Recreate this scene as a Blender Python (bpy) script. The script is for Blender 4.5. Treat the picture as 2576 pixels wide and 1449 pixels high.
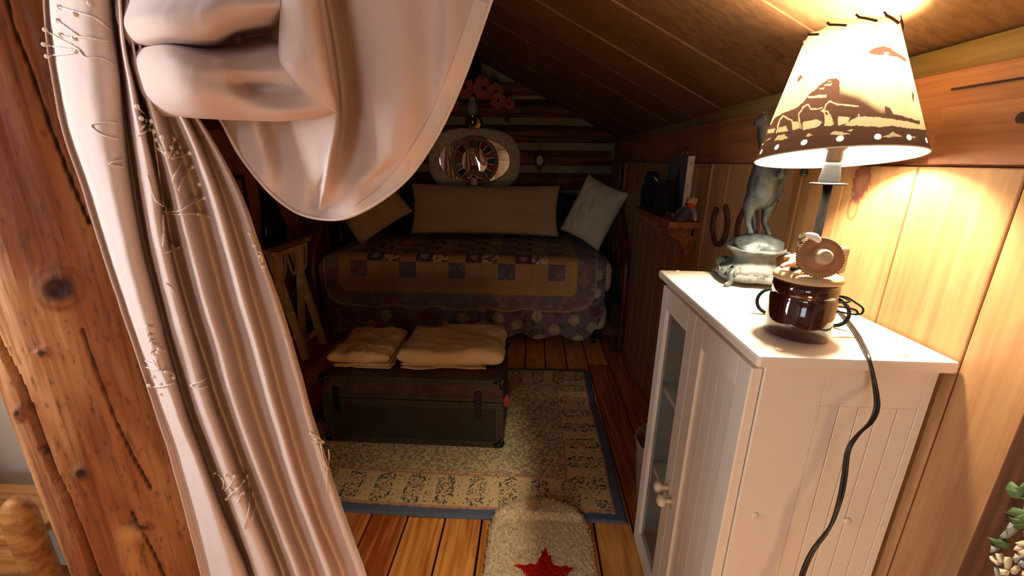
import bpy, bmesh, math, random
import numpy as np
from mathutils import Vector, Matrix, noise as mnoise
random.seed(7)
PI = math.pi
for o in list(bpy.data.objects): bpy.data.objects.remove(o)
SC = bpy.context.scene
COL = SC.collection

# ------------------------------------------------------------------ camera
F_PX, CX, CY, EYE = 1066.0, 1288.0, 724.5, 1.2
def _n(v): v = np.array(v, float); return v/np.linalg.norm(v)
_Y = _n((52, 320, -F_PX)); _Z = _n((48, 3545, F_PX)); _Z = _n(_Z-_Y*(_Z@_Y)); _X = np.cross(_Y, _Z)
ROT = np.array([_X, _Y, _Z]); EYEP = np.array([0, 0, EYE])
cam_d = bpy.data.cameras.new('camera'); cam = bpy.data.objects.new('camera', cam_d); COL.objects.link(cam)
cam_d.sensor_width = 36.0; cam_d.lens = 36.0*F_PX/2576.0; cam_d.clip_start = 0.02
mw = Matrix.Identity(4)
for i in range(3):
    for j in range(3): mw[i][j] = ROT[i][j]
mw.translation = EYEP
cam.matrix_world = mw
SC.camera = cam
def P(x, y, **k):
    """world point seen at photo pixel x,y on the plane X=, Y= or Z="""
    d = ROT@np.array([(x-CX)/F_PX, -(y-CY)/F_PX, -1.0]); a, v = next(iter(k.items())); i = 'XYZ'.index(a)
    t = (v-EYEP[i])/d[i]
    return Vector(EYEP+t*d)
def proj(A):
    A = np.asarray(A, float); c = (A-EYEP)@ROT
    return np.stack([CX+F_PX*c[..., 0]/-c[..., 2], CY-F_PX*c[..., 1]/-c[..., 2]], -1)

# ------------------------------------------------------------------ light and view
def srgb(r, g, b):
    f = lambda c: c/12.92 if c <= .04045 else ((c+.055)/1.055)**2.4
    return (f(r/255), f(g/255), f(b/255))
W = bpy.data.worlds.new('world'); SC.world = W; W.use_nodes = True
W.node_tree.nodes['Background'].inputs[0].default_value = (0.75, 0.85, 1.0, 1)
W.node_tree.nodes['Background'].inputs[1].default_value = 0.02
BULB = 1450.0          # radiance of the lamp's bulb
def area(name, loc, to, sx, sy, power, col):
    l = bpy.data.lights.new(name, 'AREA'); l.shape = 'RECTANGLE'; l.size = sx; l.size_y = sy; l.energy = power; l.color = col
    o = bpy.data.objects.new(name, l); COL.objects.link(o); o.location = loc
    o.rotation_euler = (Vector(to)-Vector(loc)).to_track_quat('-Z', 'Y').to_euler(); return o
# loft's rear window daylight, side light added for the curtain, the loft's warm lamp
area('window_daylight', (-0.75, -2.28, 1.35), (-0.7, 0, 1.25), 0.9, 0.9, 12.0, (0.82, 0.90, 1.0))
area('added_side_light', (-1.47, 0.29, 1.28), (-0.5, 0.35, 1.2), 0.36, 0.9, 23, (0.97, 0.97, 1.0))
fl = bpy.data.lights.new('loft_lamp', 'POINT'); fl.energy = 14; fl.color = (1.0, 0.66, 0.36); fl.shadow_soft_size = 0.12
flo = bpy.data.objects.new('loft_lamp', fl); COL.objects.link(flo); flo.location = (0.30, -0.30, 0.30)
vs = SC.view_settings
vs.view_transform = 'Standard'; vs.look = 'None'; vs.gamma = 1.0; vs.use_curve_mapping = False; vs.exposure = 0.0

# ------------------------------------------------------------------ materials
def mat(name, build=None, col=(.5, .5, .5), rough=.6, metal=0.0, spec=None, bump=None, var=0.0, coat=0.0, emit=None):
    m = bpy.data.materials.new(name); m.use_nodes = True; nt = m.node_tree; N = nt.nodes; L = nt.links
    b = N['Principled BSDF']; b.inputs['Base Color'].default_value = (*col, 1); b.inputs['Roughness'].default_value = rough
    b.inputs['Metallic'].default_value = metal
    if spec is not None: b.inputs['Specular IOR Level'].default_value = spec
    if coat: b.inputs['Coat Weight'].default_value = coat; b.inputs['Coat Roughness'].default_value = .04
    if emit: b.inputs['Emission Color'].default_value = (*emit[0], 1); b.inputs['Emission Strength'].default_value = emit[1]
    tc = N.new('ShaderNodeTexCoord')
    if var:
        n = N.new('ShaderNodeTexNoise'); n.inputs['Scale'].default_value = var[0] if isinstance(var, tuple) else 14; n.inputs['Detail'].default_value = 5
        L.new(tc.outputs['Object'], n.inputs['Vector'])
        a = var[1] if isinstance(var, tuple) else var
        r = N.new('ShaderNodeValToRGB'); r.color_ramp.elements[0].position = .3; r.color_ramp.elements[1].position = .7
        r.color_ramp.elements[0].color = (*[c*(1-a) for c in col], 1); r.color_ramp.elements[1].color = (*[min(1, c*(1+a)) for c in col], 1)
        L.new(n.outputs['Fac'], r.inputs['Fac']); L.new(r.outputs['Color'], b.inputs['Base Color'])
    if bump:
        n2 = N.new('ShaderNodeTexNoise'); n2.inputs['Scale'].default_value = bump[0]; n2.inputs['Detail'].default_value = 4
        L.new(tc.outputs['Object'], n2.inputs['Vector'])
        bp = N.new('ShaderNodeBump'); bp.inputs['Strength'].default_value = bump[1]; bp.inputs['Distance'].default_value = bump[2] if len(bump) > 2 else .002
        L.new(n2.outputs['Fac'], bp.inputs['Height']); L.new(bp.outputs['Normal'], b.inputs['Normal'])
    return m
def wood(name, dark, light, axis=2, rough=.55, rnd=.3, knots=.5, freq=1.0, spec=.3, coat=0, nax=0, rings=.10, kscale=(3.4, 1.9)):
    """long-grained boards: grain runs along `axis`; every board (object) gets its own shift and tone"""
    m = bpy.data.materials.new(name); m.use_nodes = True; nt = m.node_tree; N = nt.nodes; L = nt.links; b = N['Principled BSDF']
    b.inputs['Roughness'].default_value = rough; b.inputs['Specular IOR Level'].default_value = spec
    tc = N.new('ShaderNodeTexCoord'); oi = N.new('ShaderNodeObjectInfo')
    mul = N.new('ShaderNodeMath'); mul.operation = 'MULTIPLY'; mul.inputs[1].default_value = 37.0; L.new(oi.outputs['Random'], mul.inputs[0])
    add = N.new('ShaderNodeVectorMath'); add.operation = 'ADD'; L.new(tc.outputs['Object'], add.inputs[0]); L.new(mul.outputs[0], add.inputs[1])
    def mapped(s_across, s_along):
        mp = N.new('ShaderNodeMapping'); s = [s_across*freq]*3; s[axis] = s_along*freq; mp.inputs['Scale'].default_value = s
        L.new(add.outputs[0], mp.inputs['Vector']); return mp
    n1 = N.new('ShaderNodeTexNoise'); n1.inputs['Scale'].default_value = 1; n1.inputs['Detail'].default_value = 6; n1.inputs['Roughness'].default_value = .6
    L.new(mapped(70, 3).outputs[0], n1.inputs['Vector'])
    n2 = N.new('ShaderNodeTexNoise'); n2.inputs['Scale'].default_value = 1; n2.inputs['Detail'].default_value = 2; n2.inputs['Distortion'].default_value = .6
    L.new(mapped(9, 1.1).outputs[0], n2.inputs['Vector'])
    sn = N.new('ShaderNodeMath'); sn.operation = 'MULTIPLY'; sn.inputs[1].default_value = 38; L.new(n2.outputs['Fac'], sn.inputs[0])
    si = N.new('ShaderNodeMath'); si.operation = 'SINE'; L.new(sn.outputs[0], si.inputs[0])
    ma = N.new('ShaderNodeMath'); ma.operation = 'MULTIPLY_ADD'; ma.inputs[1].default_value = rings; L.new(si.outputs[0], ma.inputs[0]); L.new(n1.outputs['Fac'], ma.inputs[2])
    rv = N.new('ShaderNodeMath'); rv.operation = 'MULTIPLY_ADD'; rv.inputs[1].default_value = rnd; L.new(oi.outputs['Random'], rv.inputs[0]); L.new(ma.outputs[0], rv.inputs[2])
    sub = N.new('ShaderNodeMath'); sub.operation = 'SUBTRACT'; sub.inputs[1].default_value = rnd/2; L.new(rv.outputs[0], sub.inputs[0])
    cr = N.new('ShaderNodeValToRGB'); cr.color_ramp.elements[0].position = .25; cr.color_ramp.elements[1].position = .68
    cr.color_ramp.elements[0].color = (*dark, 1); cr.color_ramp.elements[1].color = (*light, 1); L.new(sub.outputs[0], cr.inputs['Fac'])
    out = cr.outputs['Color']
    if knots:
        vo = N.new('ShaderNodeTexVoronoi'); vo.voronoi_dimensions = '2D'; vo.inputs['Scale'].default_value = 1.0
        sx = N.new('ShaderNodeSeparateXYZ'); L.new(add.outputs[0], sx.inputs[0]); cx_ = N.new('ShaderNodeCombineXYZ'); oth = [i for i in range(3) if i not in (axis, nax)][0]
        for slot, src, kk in ((0, oth, kscale[0]), (1, axis, kscale[1])):
            q_ = N.new('ShaderNodeMath'); q_.operation = 'MULTIPLY'; q_.inputs[1].default_value = kk; L.new(sx.outputs[src], q_.inputs[0]); L.new(q_.outputs[0], cx_.inputs[slot])
        L.new(cx_.outputs[0], vo.inputs['Vector'])
        kr = N.new('ShaderNodeValToRGB'); e = kr.color_ramp.elements; e[0].position = .0; e[0].color = (.45, .45, .45, 1); e[1].position = .065; e[1].color = (0, 0, 0, 1)
        k2 = e.new(.030); k2.color = (.30, .30, .30, 1); k3 = e.new(.040); k3.color = (1, 1, 1, 1); k4 = e.new(.052); k4.color = (.12, .12, .12, 1)
        L.new(vo.outputs['Distance'], kr.inputs['Fac'])
        km = N.new('ShaderNodeMath'); km.operation = 'MULTIPLY'; km.inputs[1].default_value = knots; L.new(kr.outputs['Color'], km.inputs[0])
        mx = N.new('ShaderNodeMixRGB'); mx.inputs[2].default_value = (*[c*.28 for c in dark], 1); L.new(km.outputs[0], mx.inputs[0]); L.new(out, mx.inputs[1]); out = mx.outputs[0]
    L.new(out, b.inputs['Base Color'])
    bp = N.new('ShaderNodeBump'); bp.inputs['Strength'].default_value = .25; bp.inputs['Distance'].default_value = .0015
    L.new(n1.outputs['Fac'], bp.inputs['Height']); L.new(bp.outputs['Normal'], b.inputs['Normal'])
    if coat: b.inputs['Coat Weight'].default_value = coat; b.inputs['Coat Roughness'].default_value = .25
    return m
def vcol(name, rough=.85, bump=None, translucent=0.0, spec=.2, sheen=0.0):
    m = bpy.data.materials.new(name); m.use_nodes = True; nt = m.node_tree; N = nt.nodes; L = nt.links; b = N['Principled BSDF']
    at = N.new('ShaderNodeAttribute'); at.attribute_name = 'Col'; L.new(at.outputs['Color'], b.inputs['Base Color'])
    b.inputs['Roughness'].default_value = rough; b.inputs['Specular IOR Level'].default_value = spec
    if sheen: b.inputs['Sheen Weight'].default_value = sheen
    if bump:
        tc = N.new('ShaderNodeTexCoord'); n2 = N.new('ShaderNodeTexNoise'); n2.inputs['Scale'].default_value = bump[0]; n2.inputs['Detail'].default_value = 5
        mp = N.new('ShaderNodeMapping'); mp.inputs['Scale'].default_value = bump[3] if len(bump) > 3 else (1, 1, 1)
        L.new(tc.outputs['Object'], mp.inputs['Vector']); L.new(mp.outputs[0], n2.inputs['Vector'])
        bp = N.new('ShaderNodeBump'); bp.inputs['Strength'].default_value = bump[1]; bp.inputs['Distance'].default_value = bump[2]
        L.new(n2.outputs['Fac'], bp.inputs['Height']); L.new(bp.outputs['Normal'], b.inputs['Normal'])
    return m
def cloth(name, col, trans=.25, weave=900, rough=.9):
    m = bpy.data.materials.new(name); m.use_nodes = True; nt = m.node_tree; N = nt.nodes; L = nt.links
    N.remove(N['Principled BSDF']); out = N['Material Output']
    tc = N.new('ShaderNodeTexCoord'); n = N.new('ShaderNodeTexNoise'); n.inputs['Scale'].default_value = weave; n.inputs['Detail'].default_value = 2
    L.new(tc.outputs['Object'], n.inputs['Vector'])
    r = N.new('ShaderNodeValToRGB'); r.color_ramp.elements[0].color = (*[c*.9 for c in col], 1); r.color_ramp.elements[1].color = (*[min(1, c*1.08) for c in col], 1)
    L.new(n.outputs['Fac'], r.inputs['Fac'])
    bp = N.new('ShaderNodeBump'); bp.inputs['Strength'].default_value = .15; bp.inputs['Distance'].default_value = .0006; L.new(n.outputs['Fac'], bp.inputs['Height'])
    d = N.new('ShaderNodeBsdfDiffuse'); t = N.new('ShaderNodeBsdfTranslucent'); mx = N.new('ShaderNodeMixShader'); mx.inputs[0].default_value = trans
    for s in (d, t): L.new(r.outputs['Color'], s.inputs['Color']); L.new(bp.outputs['Normal'], s.inputs['Normal'])
    L.new(d.outputs[0], mx.inputs[1]); L.new(t.outputs[0], mx.inputs[2]); L.new(mx.outputs[0], out.inputs['Surface'])
    return m

M = {}
M['floor'] = wood('floor_pine', srgb(150, 72, 28), srgb(226, 158, 78), axis=1, rough=.36, rnd=.5, knots=.5, spec=.45, nax=2, rings=.06)
M['gap'] = mat('dark_gap', col=srgb(40, 22, 14), rough=.9, var=.3)
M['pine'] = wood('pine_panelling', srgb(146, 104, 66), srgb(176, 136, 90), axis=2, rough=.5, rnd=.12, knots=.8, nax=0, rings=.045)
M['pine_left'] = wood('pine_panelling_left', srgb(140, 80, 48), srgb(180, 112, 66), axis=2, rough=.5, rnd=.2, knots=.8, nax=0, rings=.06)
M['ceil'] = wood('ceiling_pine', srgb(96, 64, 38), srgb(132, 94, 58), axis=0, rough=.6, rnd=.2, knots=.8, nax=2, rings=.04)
M['beam'] = wood('beam_pine', srgb(126, 76, 48), srgb(166, 112, 72), axis=1, rough=.55, rnd=.1, knots=.3, rings=.05)
M['tan'] = wood('tan_fillet', srgb(126, 100, 54), srgb(160, 134, 78), axis=1, rough=.7, rnd=.1, knots=.0)
M['log'] = wood('wall_log', srgb(46, 24, 14), srgb(128, 74, 42), axis=0, rough=.6, rnd=.2, knots=.6, freq=.7)
M['ridge'] = wood('ridge_log', srgb(30, 20, 14), srgb(66, 42, 28), axis=1, rough=.7, rnd=.1, knots=.4)
M['mortar'] = mat('chinking', col=srgb(140, 132, 108), rough=.95, var=(9, .15), bump=(40, .5, .006))
M['plaster'] = mat('white_plaster', col=srgb(226, 220, 206), rough=.9, var=(5, .05))
M['white'] = mat('white_paint', col=srgb(218, 206, 188), rough=.42, var=(6, .04), bump=(30, .06, .002))
M['whiteplug'] = mat('white_plug', col=srgb(214, 198, 170), rough=.5, var=.1)
M['glass'] = mat('cabinet_glass', col=(.9, .95, .95), rough=.03); M['glass'].node_tree.nodes['Principled BSDF'].inputs['Transmission Weight'].default_value = 1.0
M['glass'].node_tree.nodes['Principled BSDF'].inputs['IOR'].default_value = 1.1
M['iron'] = mat('black_iron', col=srgb(16, 14, 13), rough=.7, spec=.12, var=.25)
M['blackplastic'] = mat('black_cord', col=srgb(22, 19, 18), rough=.4, var=.2)
M['pewter'] = mat('grey_sleeve', col=srgb(26, 26, 28), rough=.6, spec=.2, var=.1)
M['bronze'] = mat('dark_socket', col=srgb(58, 44, 34), rough=.4, metal=.6, var=.3)
M['brass'] = mat('brass', col=srgb(196, 150, 70), rough=.22, metal=1.0, var=.15)
M['patina'] = mat('verdigris_metal', col=srgb(92, 96, 93), rough=.6, metal=.25, var=(38, .6), bump=(90, .8, .004))
M['patina_dark'] = mat('dark_verdigris_metal', col=srgb(62, 70, 70), rough=.5, metal=.35, var=(45, .65), bump=(110, .6, .003))
M['glaze'] = mat('brown_glaze', col=srgb(46, 15, 8), rough=.07, spec=.7, var=(5, .25), coat=.6)
M['lidwood'] = mat('pale_lid', col=srgb(182, 156, 114), rough=.7, var=(30, .15), bump=(60, .4, .003))
M['straw'] = mat('straw_hat', col=srgb(150, 104, 62), rough=.6, var=(20, .2), bump=(120, .3, .002))
M['hatcrown'] = mat('hat_crown', col=srgb(184, 158, 124), rough=.5, var=(25, .15))
M['pink'] = mat('pink_glaze', col=srgb(214, 142, 128), rough=.4, var=(30, .2))
M['cream'] = mat('cream_cloth', col=srgb(224, 208, 176), rough=.85, var=(20, .06), bump=(200, .3, .002))
M['black'] = mat('black_leather', col=srgb(14, 12, 16), rough=.22, var=.3, spec=.6)
M['navy'] = mat('navy_cloth', col=srgb(26, 26, 38), rough=.85, var=.2, bump=(150, .3, .002))
M['blacksteel'] = mat('black_steel', col=srgb(18, 18, 24), rough=.35, metal=.3, var=.2)
M['redtube'] = mat('red_brown_arm', col=srgb(92, 36, 24), rough=.35, var=(12, .3), spec=.5)
M['mirror'] = mat('mirror_glass', col=(.92, .93, .9), rough=.015, metal=1.0)
M['wicker'] = mat('pale_wicker', col=srgb(210, 202, 172), rough=.75, var=(60, .3), bump=(180, .6, .003))
M['sheet'] = cloth('cream_sheet', srgb(226, 196, 146), trans=.08, weave=260)
M['pillow'] = cloth('beige_pillow', srgb(205, 178, 140), trans=.05, weave=220)
M['pillow_white'] = cloth('white_pillow', srgb(215, 205, 170), trans=.05, weave=220)
M['mattress'] = mat('mattress_cover', col=srgb(206, 186, 150), rough=.9, var=(8, .06), bump=(90, .3, .003))
M['curtain'] = cloth('pink_curtain', srgb(232, 212, 202), trans=.14, weave=700)
M['hem'] = cloth('curtain_hem', srgb(240, 222, 206), trans=.16, weave=700)
M['thread'] = mat('white_thread', col=srgb(232, 214, 198), rough=.7, var=(200, .12))
M['rackwood'] = mat('worn_white_rack', col=srgb(220, 186, 142), rough=.7, var=(22, .25), bump=(60, .4, .002))
M['webbing'] = mat('white_webbing', col=srgb(206, 186, 156), rough=.9, var=(30, .15))
M['olive'] = mat('olive_trunk', col=srgb(26, 25, 16), rough=.55, var=(14, .4), bump=(60, .2, .002))
M['oliveband'] = mat('olive_band', col=srgb(50, 42, 22), rough=.55, var=(20, .3), bump=(70, .3, .002))
M['trunklid'] = mat('worn_lid', col=srgb(60, 36, 20), rough=.6, var=(16, .7), bump=(50, .5, .002))
M['leather'] = mat('red_leather', col=srgb(140, 64, 36), rough=.6, var=.3)
M['shelf'] = wood('shelf_wood', srgb(108, 56, 30), srgb(160, 92, 52), axis=1, rough=.45, rnd=.1, knots=.0)
M['canvas_edge'] = mat('canvas_edge', col=srgb(214, 190, 158), rough=.9, var=(25, .12))
M['blackfur'] = mat('black_fur', col=srgb(13, 11, 12), rough=.8, var=.3)
M['bearskin'] = mat('bear_fur', col=srgb(186, 142, 96), rough=.9, var=(60, .2), bump=(300, .5, .003))
M['overall'] = mat('grey_overall', col=srgb(88, 74, 82), rough=.9, var=(40, .2), bump=(250, .4, .002))
M['redcloth'] = mat('red_cloth', col=srgb(196, 44, 28), rough=.85, var=.15)
M['rust'] = mat('rusty_iron', col=srgb(92, 64, 46), rough=.55, metal=.5, var=(40, .4), bump=(90, .5, .003))
M['basket'] = mat('grey_basket', col=srgb(150, 124, 104), rough=.7, var=(24, .25), bump=(80, .4, .003))
M['darkpanel'] = wood('dark_panel', srgb(48, 26, 16), srgb(94, 56, 34), axis=2, rough=.5, rnd=.0, knots=.2)
M['leafgreen'] = mat('painted_green', col=srgb(70, 92, 50), rough=.6, var=(40, .3), bump=(90, .5, .003))
M['leafwhite'] = mat('painted_white', col=srgb(196, 184, 150), rough=.6, var=(40, .25), bump=(90, .5, .003))
M['leafgrey'] = mat('painted_grey', col=srgb(136, 140, 132), rough=.6, var=(40, .25), bump=(90, .5, .003))
M['petal'] = mat('coral_petal', col=srgb(170, 92, 70), rough=.75, var=(30, .3))
M['petalcore'] = mat('dark_centre', col=srgb(44, 36, 36), rough=.9, var=.2)
M['leafdark'] = mat('dark_leaf', col=srgb(44, 48, 36), rough=.7, var=.3)
M['clearglass'] = mat('smoky_chimney', col=srgb(150, 150, 150), rough=.12, spec=.6, var=.1)
M['shadebrown'] = mat('brown_lace', col=srgb(74, 42, 24), rough=.7, var=.2)
M['blackframe'] = mat('black_frame', col=srgb(24, 18, 16), rough=.4, var=.3)
M['cameo'] = mat('ivory_cameo', col=srgb(206, 192, 148), rough=.5, var=(60, .2))
M['honey'] = wood('honey_furniture', srgb(130, 82, 40), srgb(196, 142, 80), axis=0, rough=.45, rnd=.1, knots=.2)
M['carpet'] = mat('dark_carpet', col=srgb(44, 34, 34), rough=.95, var=(60, .4), bump=(220, .8, .006))

# ------------------------------------------------------------------ mesh helpers
def mesh_obj(name, verts, faces, m=None, parent=None, smooth=False, loc=None, cols=None):
    """verts in world space; stored relative to the parent's location (or to loc)"""
    V = np.asarray(verts, float).reshape(-1, 3)
    base = Vector((0, 0, 0))
    if parent is not None: base = world_loc(parent)
    if loc is not None: base = Vector(loc)
    V = V-np.array(base)
    me = bpy.data.meshes.new(name); me.from_pydata(V.tolist(), [], faces if isinstance(faces, list) else faces.tolist())
    if smooth: me.polygons.foreach_set('use_smooth', [True]*len(me.polygons))
    if cols is not None:
        a = me.color_attributes.new('Col', 'FLOAT_COLOR', 'POINT'); c = np.ones((len(V), 4)); c[:, :3] = np.asarray(cols).reshape(-1, 3)
        a.data.foreach_set('color', c.ravel())
    me.update()
    if m is not None: me.materials.append(M[m] if isinstance(m, str) else m)
    o = bpy.data.objects.new(name, me); COL.objects.link(o)
    if parent is not None:
        o.parent = parent
        if loc is not None: o.location = Vector(loc)-world_loc(parent)
    else: o.location = base
    return o
def world_loc(o):
    l = Vector(o.location)
    while o.parent is not None: o = o.parent; l = l+Vector(o.location)
    return l
def tag(o, label, cat, group=None):
    o['label'] = label; o['category'] = cat
    if group: o['group'] = group
    return o
def thing(name, loc, label, cat, group=None):
    o = bpy.data.objects.new(name, None); o.empty_display_size = .05; COL.objects.link(o); o.location = loc
    return tag(o, label, cat, group)
def struct(o): o['kind'] = 'structure'; return o
class G:
    """collects shapes into one mesh"""
    def __init__(s): s.v = []; s.f = []
    def add(s, V, Fc):
        k = len(s.v); s.v.extend([tuple(map(float, p)) for p in V]); s.f.extend([tuple(int(i)+k for i in f) for f in Fc]); return s
    def box(s, lo, hi, bev=0.0):
        lo = Vector(lo); hi = Vector(hi)
        if bev <= 0:
            V = [(x, y, z) for x in (lo.x, hi.x) for y in (lo.y, hi.y) for z in (lo.z, hi.z)]
            return s.add(V, [(0, 1, 3, 2), (4, 6, 7, 5), (0, 4, 5, 1), (2, 3, 7, 6), (0, 2, 6, 4), (1, 5, 7, 3)])
        bm = bmesh.new(); bmesh.ops.create_cube(bm, size=1)
        for v in bm.verts: v.co = Vector([(lo[i]+hi[i])/2+v.co[i]*(hi[i]-lo[i]) for i in range(3)])
        bmesh.ops.bevel(bm, geom=list(bm.edges), offset=bev, segments=2, profile=.5, affect='EDGES')
        bm.verts.index_update(); s.add([v.co for v in bm.verts], [[v.index for v in f.verts] for f in bm.faces]); bm.free(); return s
    def grid(s, A, closed_u=False, closed_v=False):
        A = np.asarray(A, float); h, w = A.shape[:2]; fs = []
        for i in range(h-(0 if closed_v else 1)):
            for j in range(w-(0 if closed_u else 1)):
                i2 = (i+1) % h; j2 = (j+1) % w; fs.append((i*w+j, i*w+j2, i2*w+j2, i2*w+j))
        return s.add(A.reshape(-1, 3), fs)
    def tube(s, pts, rad, n=10, cap=True):
        pts = [Vector(p) for p in pts]; rad = list(rad) if hasattr(rad, '__len__') else [rad]*len(pts)
        up = None; rings = []
        for i, p in enumerate(pts):
            t = (pts[min(i+1, len(pts)-1)]-pts[max(i-1, 0)])
            if t.length < 1e-9: t = Vector((0, 0, 1))
            t.normalize()
            if up is None: up = t.orthogonal().normalized()
            else:
                up = up-t*up.dot(t)
                up = up.normalized() if up.length > 1e-6 else t.orthogonal().normalized()
            w = t.cross(up)
            rings.append([p+(up*math.cos(a)+w*math.sin(a))*rad[i] for a in [2*PI*k/n for k in range(n)]])
        k = len(s.v); s.grid(np.array([[tuple(q) for q in r] for r in rings]), closed_u=True)
        if cap:
            s.f.append(tuple(k+j for j in reversed(range(n)))); e = k+(len(rings)-1)*n; s.f.append(tuple(e+j for j in range(n)))
        return s
    def lathe(s, prof, c, n=32, axis=None, cap=True, mod=None):
        """prof: (radius, height) pairs around the vertical through c (or along axis)"""
        c = Vector(c); ax = Vector(axis).normalized() if axis else Vector((0, 0, 1))
        u = ax.orthogonal().normalized() if axis else Vector((1, 0, 0)); w = ax.cross(u); R_ = []
        for r, h in prof:
            R_.append([tuple(c+ax*h+(u*math.cos(a)+w*math.sin(a))*(r*(mod(a, h) if mod else 1))) for a in [2*PI*k/n for k in range(n)]])
        k = len(s.v); s.grid(np.array(R_), closed_u=True)
        if cap:
            s.f.append(tuple(k+j for j in reversed(range(n)))); e = k+(len(prof)-1)*n; s.f.append(tuple(e+j for j in range(n)))
        return s
    def ball(s, c, r, n=12, m_=8):
        r = Vector(r) if hasattr(r, '__len__') else Vector((r, r, r)); c = Vector(c); A = []
        for i in range(m_+1):
            t = PI*i/m_*.998+.003
            A.append([(c.x+r.x*math.sin(t)*math.cos(p), c.y+r.y*math.sin(t)*math.sin(p), c.z-r.z*math.cos(t)) for p in [2*PI*k/n for k in range(n)]])
        k = len(s.v); s.grid(np.array(A), closed_u=True); s.f.append(tuple(k+j for j in reversed(range(n)))); e = k+m_*n; s.f.append(tuple(e+j for j in range(n)))
        return s
    def prism(s, poly, o, u, v, d):
        """closed polygon (2-D) placed with axes u,v at o, extruded by vector d"""
        o = Vector(o); u = Vector(u); v = Vector(v); d = Vector(d); n = len(poly)
        a = [o+u*p[0]+v*p[1] for p in poly]; b = [q+d for q in a]
        return s.add([tuple(q) for q in a+b], [tuple(range(n)), tuple(reversed(range(n, 2*n)))]+[(i, n+i, n+(i+1) % n, (i+1) % n) for i in range(n)])
    def xf(s, Mx):
        s.v = [tuple(Mx@Vector(p)) for p in s.v]; return s
    def out(s, name, m, parent=None, smooth=False, loc=None): return mesh_obj(name, s.v, s.f, m, parent, smooth, loc)
def autosmooth(o, ang=40):
    me = o.data
    me.polygons.foreach_set('use_smooth', [True]*len(me.polygons))
    bm = bmesh.new(); bm.from_mesh(me)
    for e in bm.edges:
        if len(e.link_faces) == 2 and e.calc_face_angle(0) > math.radians(ang): e.smooth = False
    bm.to_mesh(me); bm.free(); return o
def recalc(o):
    bm = bmesh.new(); bm.from_mesh(o.data); bmesh.ops.recalc_face_normals(bm, faces=list(bm.faces)); bm.to_mesh(o.data); bm.free(); return o
def organic(name, chains, m, parent=None, voxel=.004, sm=6, balls=(), loc=None):
    """sausages (points, radii) and balls fused into one continuous skin"""
    g = G()
    for pts, rad in chains:
        pts, rad = spline(pts, 4), np.interp(np.linspace(0, 1, (len(pts)-1)*4+1), np.linspace(0, 1, len(pts)), rad)
        g.tube(pts, rad, 12); g.ball(pts[0], rad[0]*.98); g.ball(pts[-1], rad[-1]*.98)
    for c, r in balls: g.ball(c, r, 16, 12)
    o = g.out(name, m, parent, True, loc); recalc(o)
    r = o.modifiers.new('skin', 'REMESH'); r.mode = 'VOXEL'; r.voxel_size = voxel; r.use_smooth_shade = True
    s = o.modifiers.new('soft', 'SMOOTH'); s.iterations = sm; s.factor = .5
    return o
def spline(pts, k=8):
    P_ = np.array([tuple(p) for p in pts], float); n = len(P_)
    if n < 3: return [tuple(P_[0]+(P_[-1]-P_[0])*t) for t in np.linspace(0, 1, k+1)] if k else P_
    out = []
    for i in range(n-1):
        p0 = P_[max(i-1, 0)]; p1 = P_[i]; p2 = P_[i+1]; p3 = P_[min(i+2, n-1)]
        for t in np.arange(k)/k:
            out.append(.5*((2*p1)+(-p0+p2)*t+(2*p0-5*p1+4*p2-p3)*t*t+(-p0+3*p1-3*p2+p3)*t**3))
    out.append(P_[-1]); return [tuple(q) for q in out]
def _h(i, j, s):
    x = np.sin(i*127.1+j*311.7+s*74.7)*43758.5453; return x-np.floor(x)
def vnoise(x, y, s=0):
    i = np.floor(x); j = np.floor(y); fx = x-i; fy = y-j; fx = fx*fx*(3-2*fx); fy = fy*fy*(3-2*fy)
    return (_h(i, j, s)*(1-fx)+_h(i+1, j, s)*fx)*(1-fy)+(_h(i, j+1, s)*(1-fx)+_h(i+1, j+1, s)*fx)*fy
def fbm(x, y, s=0, o=4):
    v = 0; a = .5
    for k in range(o): v = v+a*vnoise(x*2**k, y*2**k, s+k*3); a *= .5
    return v/(1-.5**o)
def grid_obj(name, A, cols, m, parent=None, closed_u=False, thick=0.0):
    A = np.asarray(A, float); h, w = A.shape[:2]
    idx = np.arange(h*w).reshape(h, w)
    if closed_u: idx = np.concatenate([idx, idx[:, :1]], 1)
    fs = np.stack([idx[:-1, :-1], idx[:-1, 1:], idx[1:, 1:], idx[1:, :-1]], -1).reshape(-1, 4)
    o = mesh_obj(name, A.reshape(-1, 3), fs, m, parent, True, cols=cols)
    if thick:
        s = o.modifiers.new('thick', 'SOLIDIFY'); s.thickness = thick; s.offset = 0
    return o
def inpoly(x, y, poly):
    c = np.zeros(x.shape, bool); n = len(poly)
    for i in range(n):
        x1, y1 = poly[i]; x2, y2 = poly[(i+1) % n]
        if y1 == y2: continue
        k = ((y1 > y) != (y2 > y)) & (x < (x2-x1)*(y-y1)/(y2-y1)+x1); c ^= k
    return c
def polydist(x, y, pl):
    d = np.full(x.shape, 1e9)
    for (x1, y1), (x2, y2) in zip(pl[:-1], pl[1:]):
        L2 = (x2-x1)**2+(y2-y1)**2; t = np.clip(((x-x1)*(x2-x1)+(y-y1)*(y2-y1))/max(L2, 1e-9), 0, 1)
        d = np.minimum(d, np.hypot(x-x1-t*(x2-x1), y-y1-t*(y2-y1)))
    return d
def lerpc(c, col, k): return c*(1-k[..., None])+np.array(col)*k[..., None]

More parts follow.
